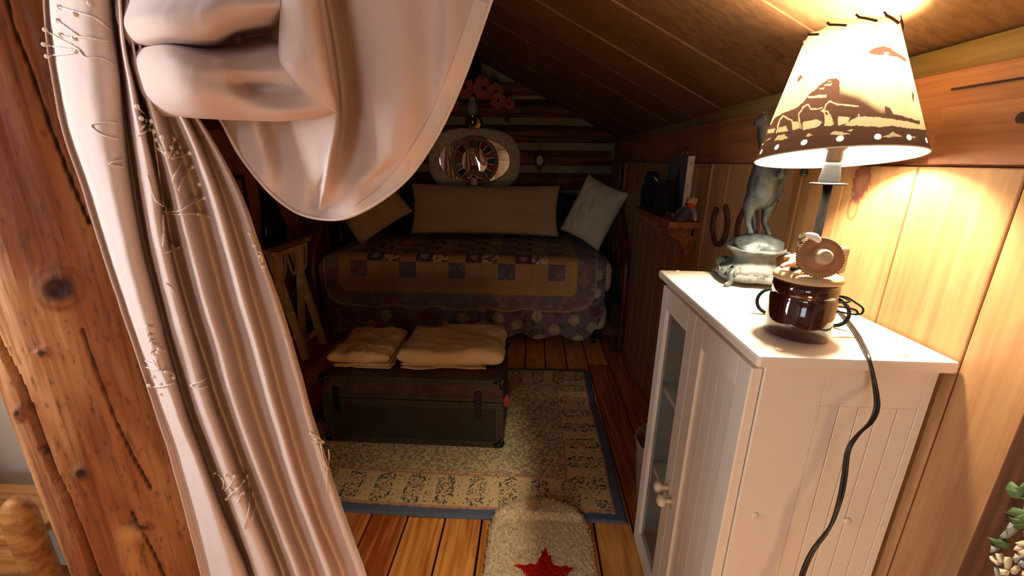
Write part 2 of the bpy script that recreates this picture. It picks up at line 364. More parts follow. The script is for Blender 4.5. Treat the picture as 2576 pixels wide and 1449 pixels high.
# ================================================================== the setting
WR, WL, YB = 0.64, -1.68, 3.60        # right wall, left wall, back wall
RX, EZ, SL = -0.45, 1.365, 0.505      # ridge x, ceiling height at x=.72, slope
def ceil_z(x): return EZ+SL*(.72-x) if x >= RX else EZ+SL*(.72-RX)-SL*(RX-x)
fl_ = struct(G().box((-1.75, -2.4, -.06), (.72, YB+.1, -.021)).out('floor', 'gap'))
rnd = random.Random(3); x = WL-.011; bw = .129
row = 0
while x < WR:
    w = bw+rnd.uniform(-.004, .004); cuts = [-2.38]; y = -2.38+rnd.uniform(.3, 1.2)
    near = {-.425: [1.02], -.296: [], -.167: [1.02]}
    while y < YB-.4: cuts.append(y); y += rnd.uniform(.9, 1.7)
    cuts.append(YB)
    for a, b in zip(cuts[:-1], cuts[1:]):
        if b-a < .05: continue
        dz = rnd.uniform(-.0015, .0015)
        o = G().box((x+.0035, a+.0018, -.02), (min(x+w-.0035, WR+.02), b-.0018, dz), .003).out('floor_board', 'floor', fl_)
    x += w; row += 1
# right wall: vertical pine boards
wr = struct(G().box((WR+.022, -2.4, -.02), (WR+.06, YB+.05, 1.2)).out('wall_right', 'gap'))
ys = [-2.4]
y = -2.4
seams = [.107, .271, .435, .599, .763, .925, 1.07, 1.205, 1.33, 1.46, 1.585, 1.72, 1.85, 1.975, 2.1, 2.225, 2.35, 2.48, 2.605, 2.73, 2.86, 2.985, 3.11, 3.235, 3.36, 3.48, YB]
s0 = -.057
pre = []
while s0 > -2.4: pre.append(s0); s0 -= .164
seams = sorted([-2.4]+pre)+seams
STAIN = P(2168, 452, X=WR)
def stained():
    m = M['pine'].copy(); m.name = 'pine_with_resin_stain'; N = m.node_tree.nodes; L = m.node_tree.links; bs = N['Principled BSDF']
    src = bs.inputs['Base Color'].links[0].from_socket; tc = N.new('ShaderNodeTexCoord'); mp = N.new('ShaderNodeMapping'); mp.vector_type = 'TEXTURE'
    mp.inputs['Location'].default_value = (WR, STAIN.y, STAIN.z); mp.inputs['Scale'].default_value = (10, .024, .046); L.new(tc.outputs['Object'], mp.inputs['Vector'])
    ln = N.new('ShaderNodeVectorMath'); ln.operation = 'LENGTH'; L.new(mp.outputs[0], ln.inputs[0]); nz = N.new('ShaderNodeTexNoise'); nz.inputs['Scale'].default_value = 120; L.new(tc.outputs['Object'], nz.inputs['Vector'])
    ad = N.new('ShaderNodeMath'); ad.operation = 'MULTIPLY_ADD'; ad.inputs[1].default_value = .7; L.new(nz.outputs['Fac'], ad.inputs[0]); L.new(ln.outputs['Value'], ad.inputs[2])
    hf = N.new('ShaderNodeMath'); hf.operation = 'MULTIPLY'; hf.inputs[1].default_value = .5; L.new(ad.outputs[0], hf.inputs[0]); cr = N.new('ShaderNodeValToRGB'); e = cr.color_ramp.elements; e[0].position = .3; e[0].color = (.5, .5, .5, 1); e[1].position = .72; e[1].color = (0, 0, 0, 1); k = e.new(.56); k.color = (.85, .85, .85, 1); L.new(hf.outputs[0], cr.inputs['Fac'])
    mx = N.new('ShaderNodeMixRGB'); mx.inputs[2].default_value = (*srgb(88, 34, 44), 1); L.new(cr.outputs['Color'], mx.inputs[0]); L.new(src, mx.inputs[1]); L.new(mx.outputs[0], bs.inputs['Base Color']); return m
M['pine_stained'] = stained()
for a, b in zip(seams[:-1], seams[1:]):
    off = .008 if a > 1.58 else (.0 if a < 1.2 else rnd.uniform(0, .003))
    G().box((WR-off, a+.0012, .0), (WR+.02, b-.0012, 1.199), .0025).out('wall_board', 'pine_stained' if a < STAIN.y < b else 'pine', wr)
t1 = struct(G().box((WR+.008, -2.4, 1.2), (.80, YB, 1.343), .006).out('trim_1', 'beam'))
G().box((WR-.006, -.3, 1.203), (WR+.009, .742, 1.288), .002).out('beam_cover_board', 'beam', t1)
G().prism([(0, 0), (.6, .006), (.6, .009), (0, .004)], (WR+.0065, .15, 1.262+.045), (0, 1, 0), (0, 0, 1), (-.0008, 0, 0)).out('crack', 'gap', t1)
G().lathe([(.0, 0), (.007, .0), (.007, .003), (.0, .003)], (WR-.006, .62, 1.262), 12, axis=(-1, 0, 0), cap=False).out('nail_plug', 'gap', t1)
t2 = struct(G().prism([(0, 0), (.1, 0), (.1, .06), (0, .042)], (WR+.03, -2.4, 1.344), (1, 0, 0), (0, 0, 1), (0, YB+2.4, 0)).out('trim_2', 'tan'))
# ceiling: boards run from the eave up to the ridge on both slopes
cl = struct(G().prism([(.80, ceil_z(.80)+.03), (RX, ceil_z(RX)+.03), (RX, ceil_z(RX)+.06), (.80, ceil_z(.80)+.06)], (0, -2.4, 0), (1, 0, 0), (0, 0, 1), (0, YB+2.45, 0)).out('ceiling', 'gap'))
cs = [-2.4, -2.1, -1.78, -1.48, -1.16, -.86, -.55, -.25, .05, .36, .67, .98, 1.345, 1.664, 1.935, 2.235, 2.53, 2.79, 3.045, 3.3, YB]
drop = [0, .004, .001, .005, .002, .004, .0, .003, .001, .004, .002, .004, .012, .018, .022, .024, .025, .026, .027, .0275]
for i, (a, b) in enumerate(zip(cs[:-1], cs[1:])):
    d = drop[i]*.8+(.0015 if i % 2 else 0)
    top = [(.79, ceil_z(.79)+.028), (RX, ceil_z(RX)+.028), (RX, ceil_z(RX)+.006-d), (.79, ceil_z(.79)+.006-d)]
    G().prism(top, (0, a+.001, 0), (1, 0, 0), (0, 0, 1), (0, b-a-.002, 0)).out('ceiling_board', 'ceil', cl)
cl2 = struct(G().prism([(WL-.1, ceil_z(WL-.1)+.03), (RX, ceil_z(RX)+.03), (RX, ceil_z(RX)+.06), (WL-.1, ceil_z(WL-.1)+.06)], (0, .9, 0), (1, 0, 0), (0, 0, 1), (0, YB-.85, 0)).out('ceiling', 'gap'))
for i, (a, b) in enumerate(zip(cs[:-1], cs[1:])):
    if a < .9: continue
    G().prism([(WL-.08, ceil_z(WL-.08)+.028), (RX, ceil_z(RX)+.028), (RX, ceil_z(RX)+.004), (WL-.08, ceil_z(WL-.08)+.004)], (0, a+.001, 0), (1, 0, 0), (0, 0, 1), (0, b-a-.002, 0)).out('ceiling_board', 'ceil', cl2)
# ridge log
def rough_log(y0, y1, cx, cz, r, n=28, k=40, s=0):
    A = []
    for t in np.linspace(0, 1, k):
        y = y0+(y1-y0)*t; rr = r*(1+.06*(fbm(np.array(t*5.), np.array(s*3.1), s)-.5))
        A.append([(cx+rr*math.cos(a)*(1+.05*math.sin(3*a+t*4+s)), y, cz+rr*math.sin(a)) for a in [2*PI*j/n for j in range(n)]])
    return np.array(A)
o = struct(G().grid(rough_log(.9, YB-.005, -.53, 1.885, .125), closed_u=True).out('trim_3', 'ridge', None, True))
# left wall
wl = struct(G().box((WL-.06, .9, -.02), (WL-.022, YB+.05, 1.40)).out('wall_left', 'gap'))
y = .9
while y < YB-.02:
    w = min(.15+rnd.uniform(-.02, .02), YB-y)
    G().box((WL-.02, y+.0015, 0), (WL+rnd.uniform(0, .002), y+w-.0015, 1.335), .003).out('wall_board', 'pine_left', wl); y += w
# back wall: chinking with logs standing proud of it
bz = lambda x: ceil_z(x)+.02
wb = struct(G().prism([(WL-.03, -.02), (WR+.12, -.02), (WR+.12, bz(WR+.12)), (RX, bz(RX)), (WL-.03, bz(WL-.03))], (0, YB, 0), (1, 0, 0), (0, 0, 1), (0, .05, 0)).out('wall_back', 'mortar'))
for i, zc in enumerate([.115, .30, .485, .67, .855, 1.04, 1.225, 1.403, 1.592, 1.735]):
    r = .066 if i < 9 else .05
    if i == 4 or i == 6: r = .06
    lim = min(WR+.10, .72-(zc-r-EZ)/SL) if zc+r > 1.33 else WR-.010
    x0 = 2*RX-lim if zc+r > 1.40 else WL+.004
    A = []
    for t in np.linspace(0, 1, 60):
        x = x0+(lim-x0)*t; rr = r*(1+.16*(fbm(np.array(x*2.5+i*9), np.array(i*2.3), i)-.5)); zz = zc+.018*(fbm(np.array(x*1.3+i*5), np.array(i*7.7), i+20)-.5)
        ring = []
        for a in np.linspace(-.25, PI+.25, 16):
            zv = zz+rr*math.cos(a)*(1+.03*math.sin(5*a+x*3)); xr = .715-(zv-EZ)/SL; xl = 2*RX-xr
            ring.append((max(min(x, xr), xl), YB+.012-rr*.95*math.sin(a), zv))
        A.append(ring)
    G().grid(np.array(A)).out('log', 'log', wb, True)
# the loft outside the alcove, behind the camera
struct(G().box((-1.55, .93, -.02), (-.80, .97, 1.96)).out('wall_partition', 'plaster'))
struct(G().box((-1.55, -2.4, -.02), (-1.5, .93, 1.96)).out('wall_side', 'plaster'))
wh = struct(G().box((-1.55, -2.45, -.02), (.75, -2.4, 2.1)).out('wall_behind', 'plaster'))
c3 = struct(G().box((-1.5, -2.4, 1.955), (RX, .9, 1.99)).out('ceiling', 'ceil'))
for k in range(2):
    xx = -1.3+k*.5
    G().box((xx, -2.4, 1.90), (xx+.06, .88, 1.954), .004).out('rafter', 'honey', c3)
def window(n, c, u, nrm, w, h):
    c = Vector(c); u = Vector(u); nrm = Vector(nrm); z = Vector((0, 0, 1)); g = G()
    def bar(a0, a1, b0, b1, d0=0, d1=.035):
        ps = [c+u*a+z*b+nrm*d for a in (a0, a1) for b in (b0, b1) for d in (d0, d1)]
        g.box([min(p[i] for p in ps) for i in range(3)], [max(p[i] for p in ps) for i in range(3)])
    t = .05
    bar(-w/2-t, -w/2, -h/2-t, h/2+t); bar(w/2, w/2+t, -h/2-t, h/2+t); bar(-w/2-t, w/2+t, h/2, h/2+t); bar(-w/2-t, w/2+t, -h/2-t, -h/2)
    for k in (-1, 1): bar(k*w/6-.02, k*w/6+.02, -h/2, h/2)
    o = struct(g.out('window_%d' % n, 'white'))
    g2 = G()
    for k in (-1, 0, 1):
        a0 = k*w/3-w/6+.02; ps = [c+u*a+z*b+nrm*.004 for a, b in ((a0, -h/2), (a0+w/3-.04, -h/2), (a0+w/3-.04, h/2), (a0, h/2))]
        G().add(ps, [(0, 1, 2, 3)]).out('pane', 'sky', o)
    return o
M['sky'] = mat('daylit_pane', col=(.02, .02, .02), rough=.1, emit=((.45, .70, 1.0), 1.1))
window(1, (-.75, -2.4, 1.35), (1, 0, 0), (0, 1, 0), .9, .9)
window(2, (-1.5, .29, 1.28), (0, 1, 0), (1, 0, 0), .36, .9)  # added side window, set in this wall to carry the curtain's side light

# ------------------------------------------------------------------ log post beside the curtain
PX, PY, PR = -.838, .755, .16
nt_, nz_ = 420, 520
th = np.linspace(0, 2*PI, nt_, endpoint=False)[None, :].repeat(nz_, 0); zz = np.linspace(0, 1.93, nz_)[:, None].repeat(nt_, 1)
cosd, sind = np.cos(th), np.sin(th)
rad = PR*(1+.05*np.sin(3*th+zz*1.2)*.5+.10*(fbm(cosd*2+5, sind*2+zz*2.5, 3)-.5)+.03*(fbm(cosd*9+sind*4, zz*5, 8)-.5))
base = np.stack([PX+rad*cosd, PY+rad*sind, zz], -1)
px = proj(base); front = (cosd*(0-PX)+sind*(0-PY)) > -.02
X_, Y_ = px[..., 0], px[..., 1]
knot = lambda cx, cy, rx, ry: np.hypot((X_-cx)/rx, (Y_-cy)/ry)
kd = knot(140, 728, 95, 80)
warp = np.clip(1-kd, 0, 1)
gr = fbm(th*26+2.5*warp, zz*3.0+2*warp, 11, 5); gr2 = fbm(th*90, zz*7, 5, 4); sp = fbm(th*34, zz*48, 17, 3); big = fbm(cosd*2.4+9, zz*3.2+sind*2, 31, 3)
c = np.zeros(th.shape+(3,))+np.array(srgb(156, 94, 50))
c = lerpc(c, srgb(96, 50, 26), np.clip((.5-gr)*3.2, 0, 1)*.8); c = lerpc(c, srgb(206, 150, 96), np.clip((big-.46)*4, 0, 1)*.75)
c = lerpc(c, srgb(120, 54, 24), np.clip((.42-big)*5, 0, 1)*.55); c = lerpc(c, srgb(66, 44, 36), np.clip((sp-.66)*9, 0, 1)*.6)
c = lerpc(c, srgb(90, 50, 30), np.clip((.42-gr2)*4, 0, 1)*.5)
dep = np.zeros_like(rad)
cracks = [([(5, -60), (30, 60), (75, 170), (130, 330), (190, 480), (225, 560)], 5, .012), ([(-30, 800), (0, 872), (45, 955), (85, 1050), (130, 1180), (165, 1250), (205, 1350), (250, 1470)], 11, .03),
          ([(205, 830), (240, 930), (290, 1060), (340, 1160), (380, 1230)], 4, .009), ([(330, 1290), (390, 1400), (420, 1470)], 4, .008), ([(100, 1130), (150, 1215)], 4, .008)]
for pl, wd, dp in cracks:
    d = polydist(X_, Y_, pl); k = np.clip(1-d/wd, 0, 1)*front; dep = np.maximum(dep, dp*np.sqrt(k)); c = lerpc(c, srgb(46, 20, 12), np.clip(k*2.2, 0, 1))
for (kx, ky, rx, ry, dk) in [(148, 725, 42, 34, 1), (208, 1188, 16, 13, 1), (110, 886, 14, 8, .9), (50, 1040, 10, 14, .8), (360, 1325, 18, 7, .9)]:
    d = knot(kx, ky, rx, ry); k = np.clip(1.25-d, 0, 1)*front
    c = lerpc(c, srgb(60, 26, 20), np.clip(k*1.6, 0, 1)*dk); ringk = np.clip(1-np.abs(d-1.5)*2.5, 0, 1)*front; c = lerpc(c, srgb(120, 66, 36), ringk*.7); dep = dep-.004*np.clip(1.9-d, 0, 1)*front+.007*np.clip(.6-d, 0, 1)*front
c = lerpc(c, srgb(214, 164, 104), np.clip(1.2-knot(325, 1345, 38, 22)+.5*(sp-.5), 0, 1)*front*.8)
rad2 = rad-dep
A = np.stack([PX+rad2*cosd, PY+rad2*sind, zz], -1)
M['postwood'] = vcol('post_wood', rough=.5, bump=(1, .35, .004, (60, 60, 5)), spec=.35)
lp = grid_obj('log_post', A, c, 'postwood', closed_u=True); lp.location = (0, 0, 0)
tag(lp, 'rough peeled log post with knots and long cracks behind the pink curtain', 'post')

# left edge: low honey wooden bench in the loft beyond the post, on a dark carpet
cp = G().box((-1.48, .05, .001), (-1.01, .86, .012), .004).out('dark_carpet', 'carpet'); tag(cp, 'dark brown carpet on the floor left of the log post', 'carpet')
bn = thing('low_bench', (-1.3, .72, .013), 'low honey wooden bench with a rounded post, left edge behind the log post', 'bench')
p0 = P(57, 1290, Y=.70)
G().lathe([(.026, 0), (.030, .02), (.029, p0.z-.02), (.022, p0.z+.012), (.008, p0.z+.026)], (p0.x-.01, .70, .013), 18).out('post', 'honey', bn, True)
G().lathe([(.026, 0), (.030, .02), (.029, p0.z-.02), (.022, p0.z+.012), (.008, p0.z+.026)], (-1.44, .70, .013), 18).out('post', 'honey', bn, True)
G().box((-1.44, .685, p0.z-.20), (p0.x-.01, .715, p0.z-.10), .008).out('rail', 'honey', bn)
G().box((-1.44, .70, p0.z-.10), (p0.x-.02, .86, p0.z-.075), .006).out('seat', 'honey', bn)

# ================================================================== curtain
CY0 = .555
ct = thing('curtain', (-.42, CY0, .02), 'pale pink embroidered curtain, gathered aside and looped into a swag', 'curtain')
def loft(curves, nu, nv, ease=None):
    """curves: list of polylines [(px,py,depth)], smooth-interpolated both ways -> grid of (px,py,depth)"""
    rows = []
    for c in curves:
        c = np.array(spline(c, 12)); d = np.r_[0, np.cumsum(np.hypot(np.diff(c[:, 0]), np.diff(c[:, 1])))]; d /= d[-1]
        t = np.linspace(0, 1, nv); rows.append(np.stack([np.interp(t, d, c[:, k]) for k in range(3)], -1))
    R_ = np.array(rows); n = len(R_); out = np.zeros((nu, nv, 3)); m1 = (n-1)
    for i, u in enumerate(np.linspace(0, m1, nu)):
        k = min(int(u), m1-1); t = u-k; p0 = R_[max(k-1, 0)]; p1 = R_[k]; p2 = R_[k+1]; p3 = R_[min(k+2, m1)]
        out[i] = .5*((2*p1)+(-p0+p2)*t+(2*p0-5*p1+4*p2-p3)*t*t+(-p0+3*p1-3*p2+p3)*t**3)
    return out
def to_world(Gd):
    d = np.stack([(Gd[..., 0]-CX)/F_PX, -(Gd[..., 1]-CY)/F_PX, -np.ones(Gd.shape[:2])], -1)@ROT.T
    t = (Gd[..., 2]/d[..., 1])
    return EYEP+t[..., None]*d
SURF = []
RODZ = 1.655
def sheet(name, curves, nu, nv, m, wob=.0015, seed=0, thick=.0012, up='v', down=False):
    g = loft(curves, nu, nv); A = to_world(g)
    edge = A[:, :1] if up == 'v' else A[:1]; T = []
    for t in np.linspace(1, 0, 26)[:-1]:          # cloth goes on above the frame up to the rod
        q = edge.copy(); q[..., 2] += (RODZ-q[..., 2])*t; q[..., 1] += (CY0+(q[..., 1]-CY0)*.45-q[..., 1])*t; T.append(q)
    A = np.concatenate(T+[A], 1 if up == 'v' else 0)
    if down:                                       # and on below the frame to just above the floor
        e2 = A[:, -1:]; dirn = e2-A[:, -9:-8]; L2 = []
        for t in np.linspace(0, 1, 40)[1:]:
            q = e2.copy(); drop = (q[..., 2]-.025)*t; k = drop/np.maximum(-dirn[..., 2], 1e-6)*.5; q[..., 0] += dirn[..., 0]*np.minimum(k, 6); q[..., 2] -= drop; L2.append(q)
        A = np.concatenate([A]+L2, 1)
    A[..., 1] += wob*(fbm(A[..., 0]*38, A[..., 2]*16, seed, 3)-.5)*2
    SURF.append(np.concatenate([proj(A), A[..., 1:2]], -1).reshape(-1, 3))
    return grid_obj(name, A, None, m, ct, thick=thick)
n_, f_ = CY0-.030, CY0+.030      # near ridge, far valley
def col(pts, d): return [(x, y, d) if len(p) == 2 else p for p in pts for (x, y) in [p[:2]]]
panel = [
    col([(108, -70), (112, 60), (150, 300), (215, 500), (285, 720), (355, 930), (430, 1160), (505, 1449), (520, 1560)], CY0+.012),
    col([(118, -70), (122, 60), (162, 300), (228, 500), (298, 720), (368, 930), (446, 1160), (522, 1449), (537, 1560)], CY0+.024),
    col([(140, -70), (150, 60), (190, 300), (258, 520), (330, 760), (402, 960), (480, 1180), (556, 1449), (572, 1560)], CY0-.006),
    col([(205, -70), (215, 60), (245, 300), (290, 520), (362, 800), (430, 1000), (510, 1210), (585, 1449), (600, 1560)], n_),
    col([(265, -70), (275, 60), (295, 200), (315, 420), (345, 590), (395, 790), (452, 1000), (545, 1260), (620, 1449), (640, 1560)], CY0-.012),
    col([(282, -70), (290, 60), (303, 210), (330, 420), (358, 590), (408, 790), (466, 1000), (556, 1250), (632, 1449), (655, 1560)], f_+.02),
    col([(292, -70), (302, 80), (325, 230), (356, 440), (382, 600), (428, 790), (490, 1000), (572, 1230), (650, 1449), (675, 1560)], CY0-.018),
    col([(298, -70), (312, 100), (345, 260), (388, 460), (420, 640), (470, 830), (528, 1020), (608, 1240), (690, 1449), (712, 1560)], CY0-.024),
    col([(304, -70), (322, 120), (362, 280), (408, 480), (445, 660), (500, 850), (562, 1040), (640, 1250), (716, 1449), (740, 1560)], f_+.012),
    col([(312, -70), (340, 140), (385, 280), (440, 470), (490, 660), (545, 850), (605, 1050), (680, 1260), (752, 1449), (775, 1560)], n_+.004),
    col([(320, -70), (352, 160), (425, 290), (490, 480), (535, 650), (590, 850), (648, 1050), (722, 1270), (790, 1449), (812, 1560)], f_),
    col([(330, -70), (365, 170), (455, 290), (530, 470), (585, 660), (640, 850), (696, 1050), (764, 1270), (830, 1449), (852, 1560)], n_+.006),
    col([(340, -70), (380, 180), (475, 292), (560, 480), (615, 660), (668, 850), (726, 1060), (795, 1280), (865, 1449), (885, 1560)], f_-.004),
    col([(350, -70), (395, 190), (492, 294), (590, 480), (650, 650), (708, 820), (770, 1040), (838, 1260), (905, 1449), (925, 1560)], CY0-.012),
    col([(356, -70), (400, 195), (500, 296), (603, 480), (664, 650), (722, 815), (786, 1040), (856, 1260), (922, 1449), (942, 1560)], CY0+.012)]
sheet('gathered_panel', panel, 230, 330, 'curtain', seed=2, down=True)
# rolled loop at the top, pulled toward the camera
b0 = CY0-.035
loop = [
    [(296, -70, b0+.03), (400, -75, b0), (520, -80, b0-.01), (640, -80, b0+.0), (706, -80, b0+.01)],
    [(292, 20, b0+.03), (390, 0, b0-.03), (520, -10, b0-.045), (640, -10, b0-.03), (706, -20, b0-.01)],
    [(300, 66, b0+.02), (380, 45, b0-.05), (500, 40, b0-.06), (600, 30, b0-.04), (706, 15, b0-.02)],
    [(318, 100, b0+.02), (410, 92, b0-.045), (520, 96, b0-.045), (600, 66, b0-.02), (704, 50, b0+.02)],
    [(330, 122, b0+.035), (420, 112, b0+.0), (530, 120, b0+.025), (600, 95, b0+.055), (700, 85, b0+.06)],
    [(328, 130, b0+.03), (420, 116, b0-.02), (540, 130, b0+.0), (620, 140, b0+.0), (704, 128, b0+.015)],
    [(330, 152, b0+.02), (430, 150, b0-.06), (545, 165, b0-.055), (640, 178, b0-.03), (735, 165, b0-.01)],
    [(340, 190, b0+.02), (440, 200, b0-.07), (560, 212, b0-.06), (655, 228, b0-.012), (770, 205, b0-.02)],
    [(356, 236, b0+.02), (460, 246, b0-.065), (580, 252, b0-.058), (690, 250, b0-.03), (808, 238, b0-.022)],
    [(380, 272, b0+.03), (490, 280, b0-.04), (610, 284, b0-.04), (720, 284, b0-.035), (838, 268, b0-.012)],
    [(402, 290, b0+.045), (510, 297, b0-.005), (630, 302, b0-.005), (730, 302, b0-.005), (846, 281, b0+.005)],
    [(412, 288, b0+.06), (510, 292, b0+.03), (630, 297, b0+.03), (730, 296, b0+.03), (846, 276, b0+.02)]]
sheet('rolled_loop', loop, 150, 150, 'curtain', seed=5, up='u')
# swag hanging behind the loop down to its curved hem
s0 = CY0+.01
hem = [(556, 300), (600, 385), (655, 458), (700, 503), (755, 538), (820, 552), (880, 545), (955, 506), (1030, 443), (1090, 357), (1135, 270), (1180, 160), (1236, 0), (1262, -75)]
swag = [
    [(470, 230, s0-.005), (520, 270, s0), (556, 300, s0)],
    [(560, 235, s0+.02), (585, 310, s0+.025), (600, 385, s0+.01)],
    [(620, 240, s0), (650, 350, s0+.005), (665, 420, s0), (655, 458, s0)],
    [(660, 240, s0+.035), (700, 350, s0+.04), (715, 440, s0+.02), (700, 503, s0+.005)],
    [(720, 240, s0+.0), (752, 350, s0+.0), (770, 460, s0+.01), (755, 538, s0)],
    [(790, 240, s0-.02), (800, 350, s0-.025), (804, 440, s0-.01), (802, 485, s0+.015), (800, 551, s0)],
    [(800, -70, s0-.03), (825, 100, s0-.035), (846, 282, s0-.04), (828, 400, s0-.045), (815, 482, s0-.03), (822, 510, s0+.01), (828, 552, s0)],
    [(802, -70, s0+.03), (838, 100, s0+.035), (860, 282, s0+.03), (850, 400, s0+.0), (850, 470, s0-.01), (850, 512, s0+.004), (850, 550, s0-.004)],
    [(838, -70, s0+.028), (868, 100, s0+.03), (892, 260, s0+.025), (905, 400, s0+.0), (898, 470, s0-.015), (900, 536, s0-.008)],
    [(880, -70, s0-.012), (920, 100, s0-.018), (940, 260, s0-.03), (958, 400, s0-.03), (950, 450, s0-.005), (955, 506, s0-.01)],
    [(985, -70, s0-.024), (1000, 100, s0-.032), (1010, 250, s0-.038), (1022, 360, s0-.03), (1030, 443, s0-.012)],
    [(1085, -70, s0-.004), (1085, 100, s0-.010), (1080, 210, s0-.014), (1082, 290, s0-.012), (1090, 357, s0-.01)],
    [(1130, -70, s0-.012), (1130, 60, s0-.018), (1125, 160, s0-.02), (1128, 220, s0-.014), (1135, 270, s0-.008)],
    [(1190, -70, s0+.004), (1185, 0, s0+.0), (1180, 90, s0-.006), (1180, 160, s0-.006)],
    [(1225, -75, s0), (1228, -40, s0), (1232, -20, s0), (1236, 0, s0-.004)]]
swag = swag[:]
sheet('swag', swag, 240, 170, 'curtain', seed=9)
# front vertical fold falling from the top over the loop
fold = [
    [(706, -80, b0+.02), (704, 40, b0+.02), (700, 140, b0+.015), (708, 165, b0+.01), (740, 215, b0-.01), (790, 258, b0-.015), (846, 281, b0-.01)],
    [(712, -80, b0-.02), (712, 40, b0-.025), (712, 140, b0-.03), (724, 170, b0-.035), (760, 215, b0-.03), (800, 252, b0-.022), (846, 279, b0-.012)],
    [(745, -80, b0-.03), (752, 40, b0-.035), (765, 140, b0-.038), (780, 180, b0-.035), (800, 220, b0-.03), (825, 254, b0-.02), (847, 276, b0-.010)],
    [(785, -80, b0-.02), (795, 40, b0-.025), (812, 140, b0-.028), (822, 185, b0-.024), (832, 225, b0-.02), (842, 255, b0-.012), (848, 274, b0-.006)],
    [(800, -80, b0+.015), (812, 40, b0+.015), (828, 140, b0+.012), (836, 190, b0+.01), (842, 230, b0+.008), (848, 255, b0+.006), (850, 272, b0+.004)]]
sheet('front_fold', fold, 60, 120, 'curtain', seed=12)
# stitched hem along the swag's lower edge
hp = np.array(spline([(a, b, 0) for a, b in hem], 12)); SW = SURF[2]
pts = []
for x, y, _ in hp:
    k = np.argmin((SW[:, 0]-x)**2+(SW[:, 1]-y)**2); pts.append(P(x, y, Y=float(SW[k, 2])-.0012))
G().tube(pts, .0022, 6).out('hem_cord', 'hem', ct, True)
inner = []
for i in range(len(hp)):
    j0 = max(i-2, 0); j1 = min(i+2, len(hp)-1); t = hp[j1]-hp[j0]; t = t/np.linalg.norm(t); nrm = np.array([t[1], -t[0], 0]); w = np.interp(hp[i, 0], [556, 760, 900, 1050, 1260], [8, 14, 20, 38, 42]); q = hp[i]+nrm*w
    k = np.argmin((SW[:, 0]-q[0])**2+(SW[:, 1]-q[1])**2); inner.append(P(q[0], q[1], Y=float(SW[k, 2])-.0016))
inner = [v for i, v in enumerate(inner) if hp[i, 0] > 860 and hp[i, 1] > 0]; op = [v for i, v in enumerate(pts) if hp[i, 0] > 860 and hp[i, 1] > 0]
mesh_obj('hem_band', [tuple(v) for v in op+inner], [(i, i+1, len(op)+i+1, len(op)+i) for i in range(len(op)-1)], 'hem', ct, True)
G().tube([(-.90, CY0, RODZ+.006), (.145, CY0, RODZ+.006)], .011, 14).out('rod', 'honey', ct, True)
# embroidery: stitched stems and knotted beads
PS = np.concatenate(SURF[:1]); PL = SURF[1]
def on_panel(x, y, off=.0016):
    d = (PS[:, 0]-x)**2+(PS[:, 1]-y)**2; ok = d < max(40, d.min()*1.5+1); return P(x, y, Y=float(PS[ok, 2].min())-off)
EMB = bpy.data.objects.new('embroidery', None); COL.objects.link(EMB); EMB.parent = ct
def motif(stems, beads):
    for st in stems:
        q = [on_panel(a, b) for a, b, _ in spline([(a, b, 0) for a, b in st], 7)]
        G().tube(q, [.0008+.0005*(i % 2) for i in range(len(q))], 5).out('stitched_stem', 'thread', EMB, True)
    for (a, b) in beads:
        v = on_panel(a, b, .0022); G().ball(v, (.0028, .0022, .0028), 8, 6).out('bead', 'thread', EMB, True)
motif([[(148, 18), (200, 32), (240, 45), (275, 75)], [(145, 52), (180, 78), (200, 92)], [(113, 75), (150, 98), (195, 122), (215, 144), (260, 148), (285, 165)], [(110, 112), (150, 120), (195, 128)], [(118, 142), (160, 136), (192, 132)], [(185, 92), (225, 95), (270, 105)], [(152, 88), (190, 100)]],
      [(148, 18), (145, 52), (113, 75), (110, 112), (118, 142), (152, 88), (186, 96), (188, 36), (225, 8)])
motif([[(300, 310), (262, 308), (230, 314), (252, 336), (300, 352)], [(310, 402), (276, 412), (312, 421)]], [])
motif([[(345, 270), (372, 300), (350, 330)], [(383, 305), (368, 330), (345, 342)], [(385, 330), (395, 400), (412, 520)], [(372, 440), (390, 500), (412, 520)]], [(345, 268), (356, 298), (366, 303), (382, 305), (378, 325), (388, 330)])
motif([[(408, 345), (418, 380), (425, 395)], [(437, 350), (432, 375), (425, 398)], [(452, 370), (440, 388), (430, 398)], [(478, 385), (455, 392), (432, 400)], [(395, 352), (410, 380), (424, 400)], [(402, 375), (415, 390), (425, 400)], [(458, 405), (440, 440), (435, 460)], [(484, 420), (460, 450), (450, 480)], [(515, 498), (480, 512), (455, 530), (415, 532)], [(530, 546), (490, 538), (450, 540), (418, 535)], [(410, 540), (412, 590), (410, 620)], [(418, 636), (450, 622)]],
      [(408, 345), (437, 350), (452, 370), (478, 385), (395, 352), (402, 375), (420, 385), (444, 384), (430, 372), (484, 420), (502, 464), (515, 498), (497, 538)])
motif([[(372, 822), (388, 826)], [(374, 842), (388, 846)], [(378, 856), (392, 858)], [(384, 868), (398, 870)], [(378, 888), (400, 884), (418, 882)], [(362, 922), (385, 928), (402, 930)], [(366, 908), (386, 918), (402, 928)], [(380, 905), (394, 918), (402, 928)], [(394, 905), (398, 918), (402, 928)], [(402, 932), (430, 938), (440, 946)], [(376, 974), (410, 972), (440, 964)]],
      [(372, 822), (374, 842), (378, 856), (384, 866), (382, 886), (398, 888), (388, 890), (400, 878), (418, 936), (436, 950), (386, 948), (374, 970), (404, 966), (404, 992)])
motif([[(478, 970), (500, 978), (522, 972)], [(480, 968), (505, 960), (518, 952)], [(414, 712), (430, 722), (440, 740)]], [])
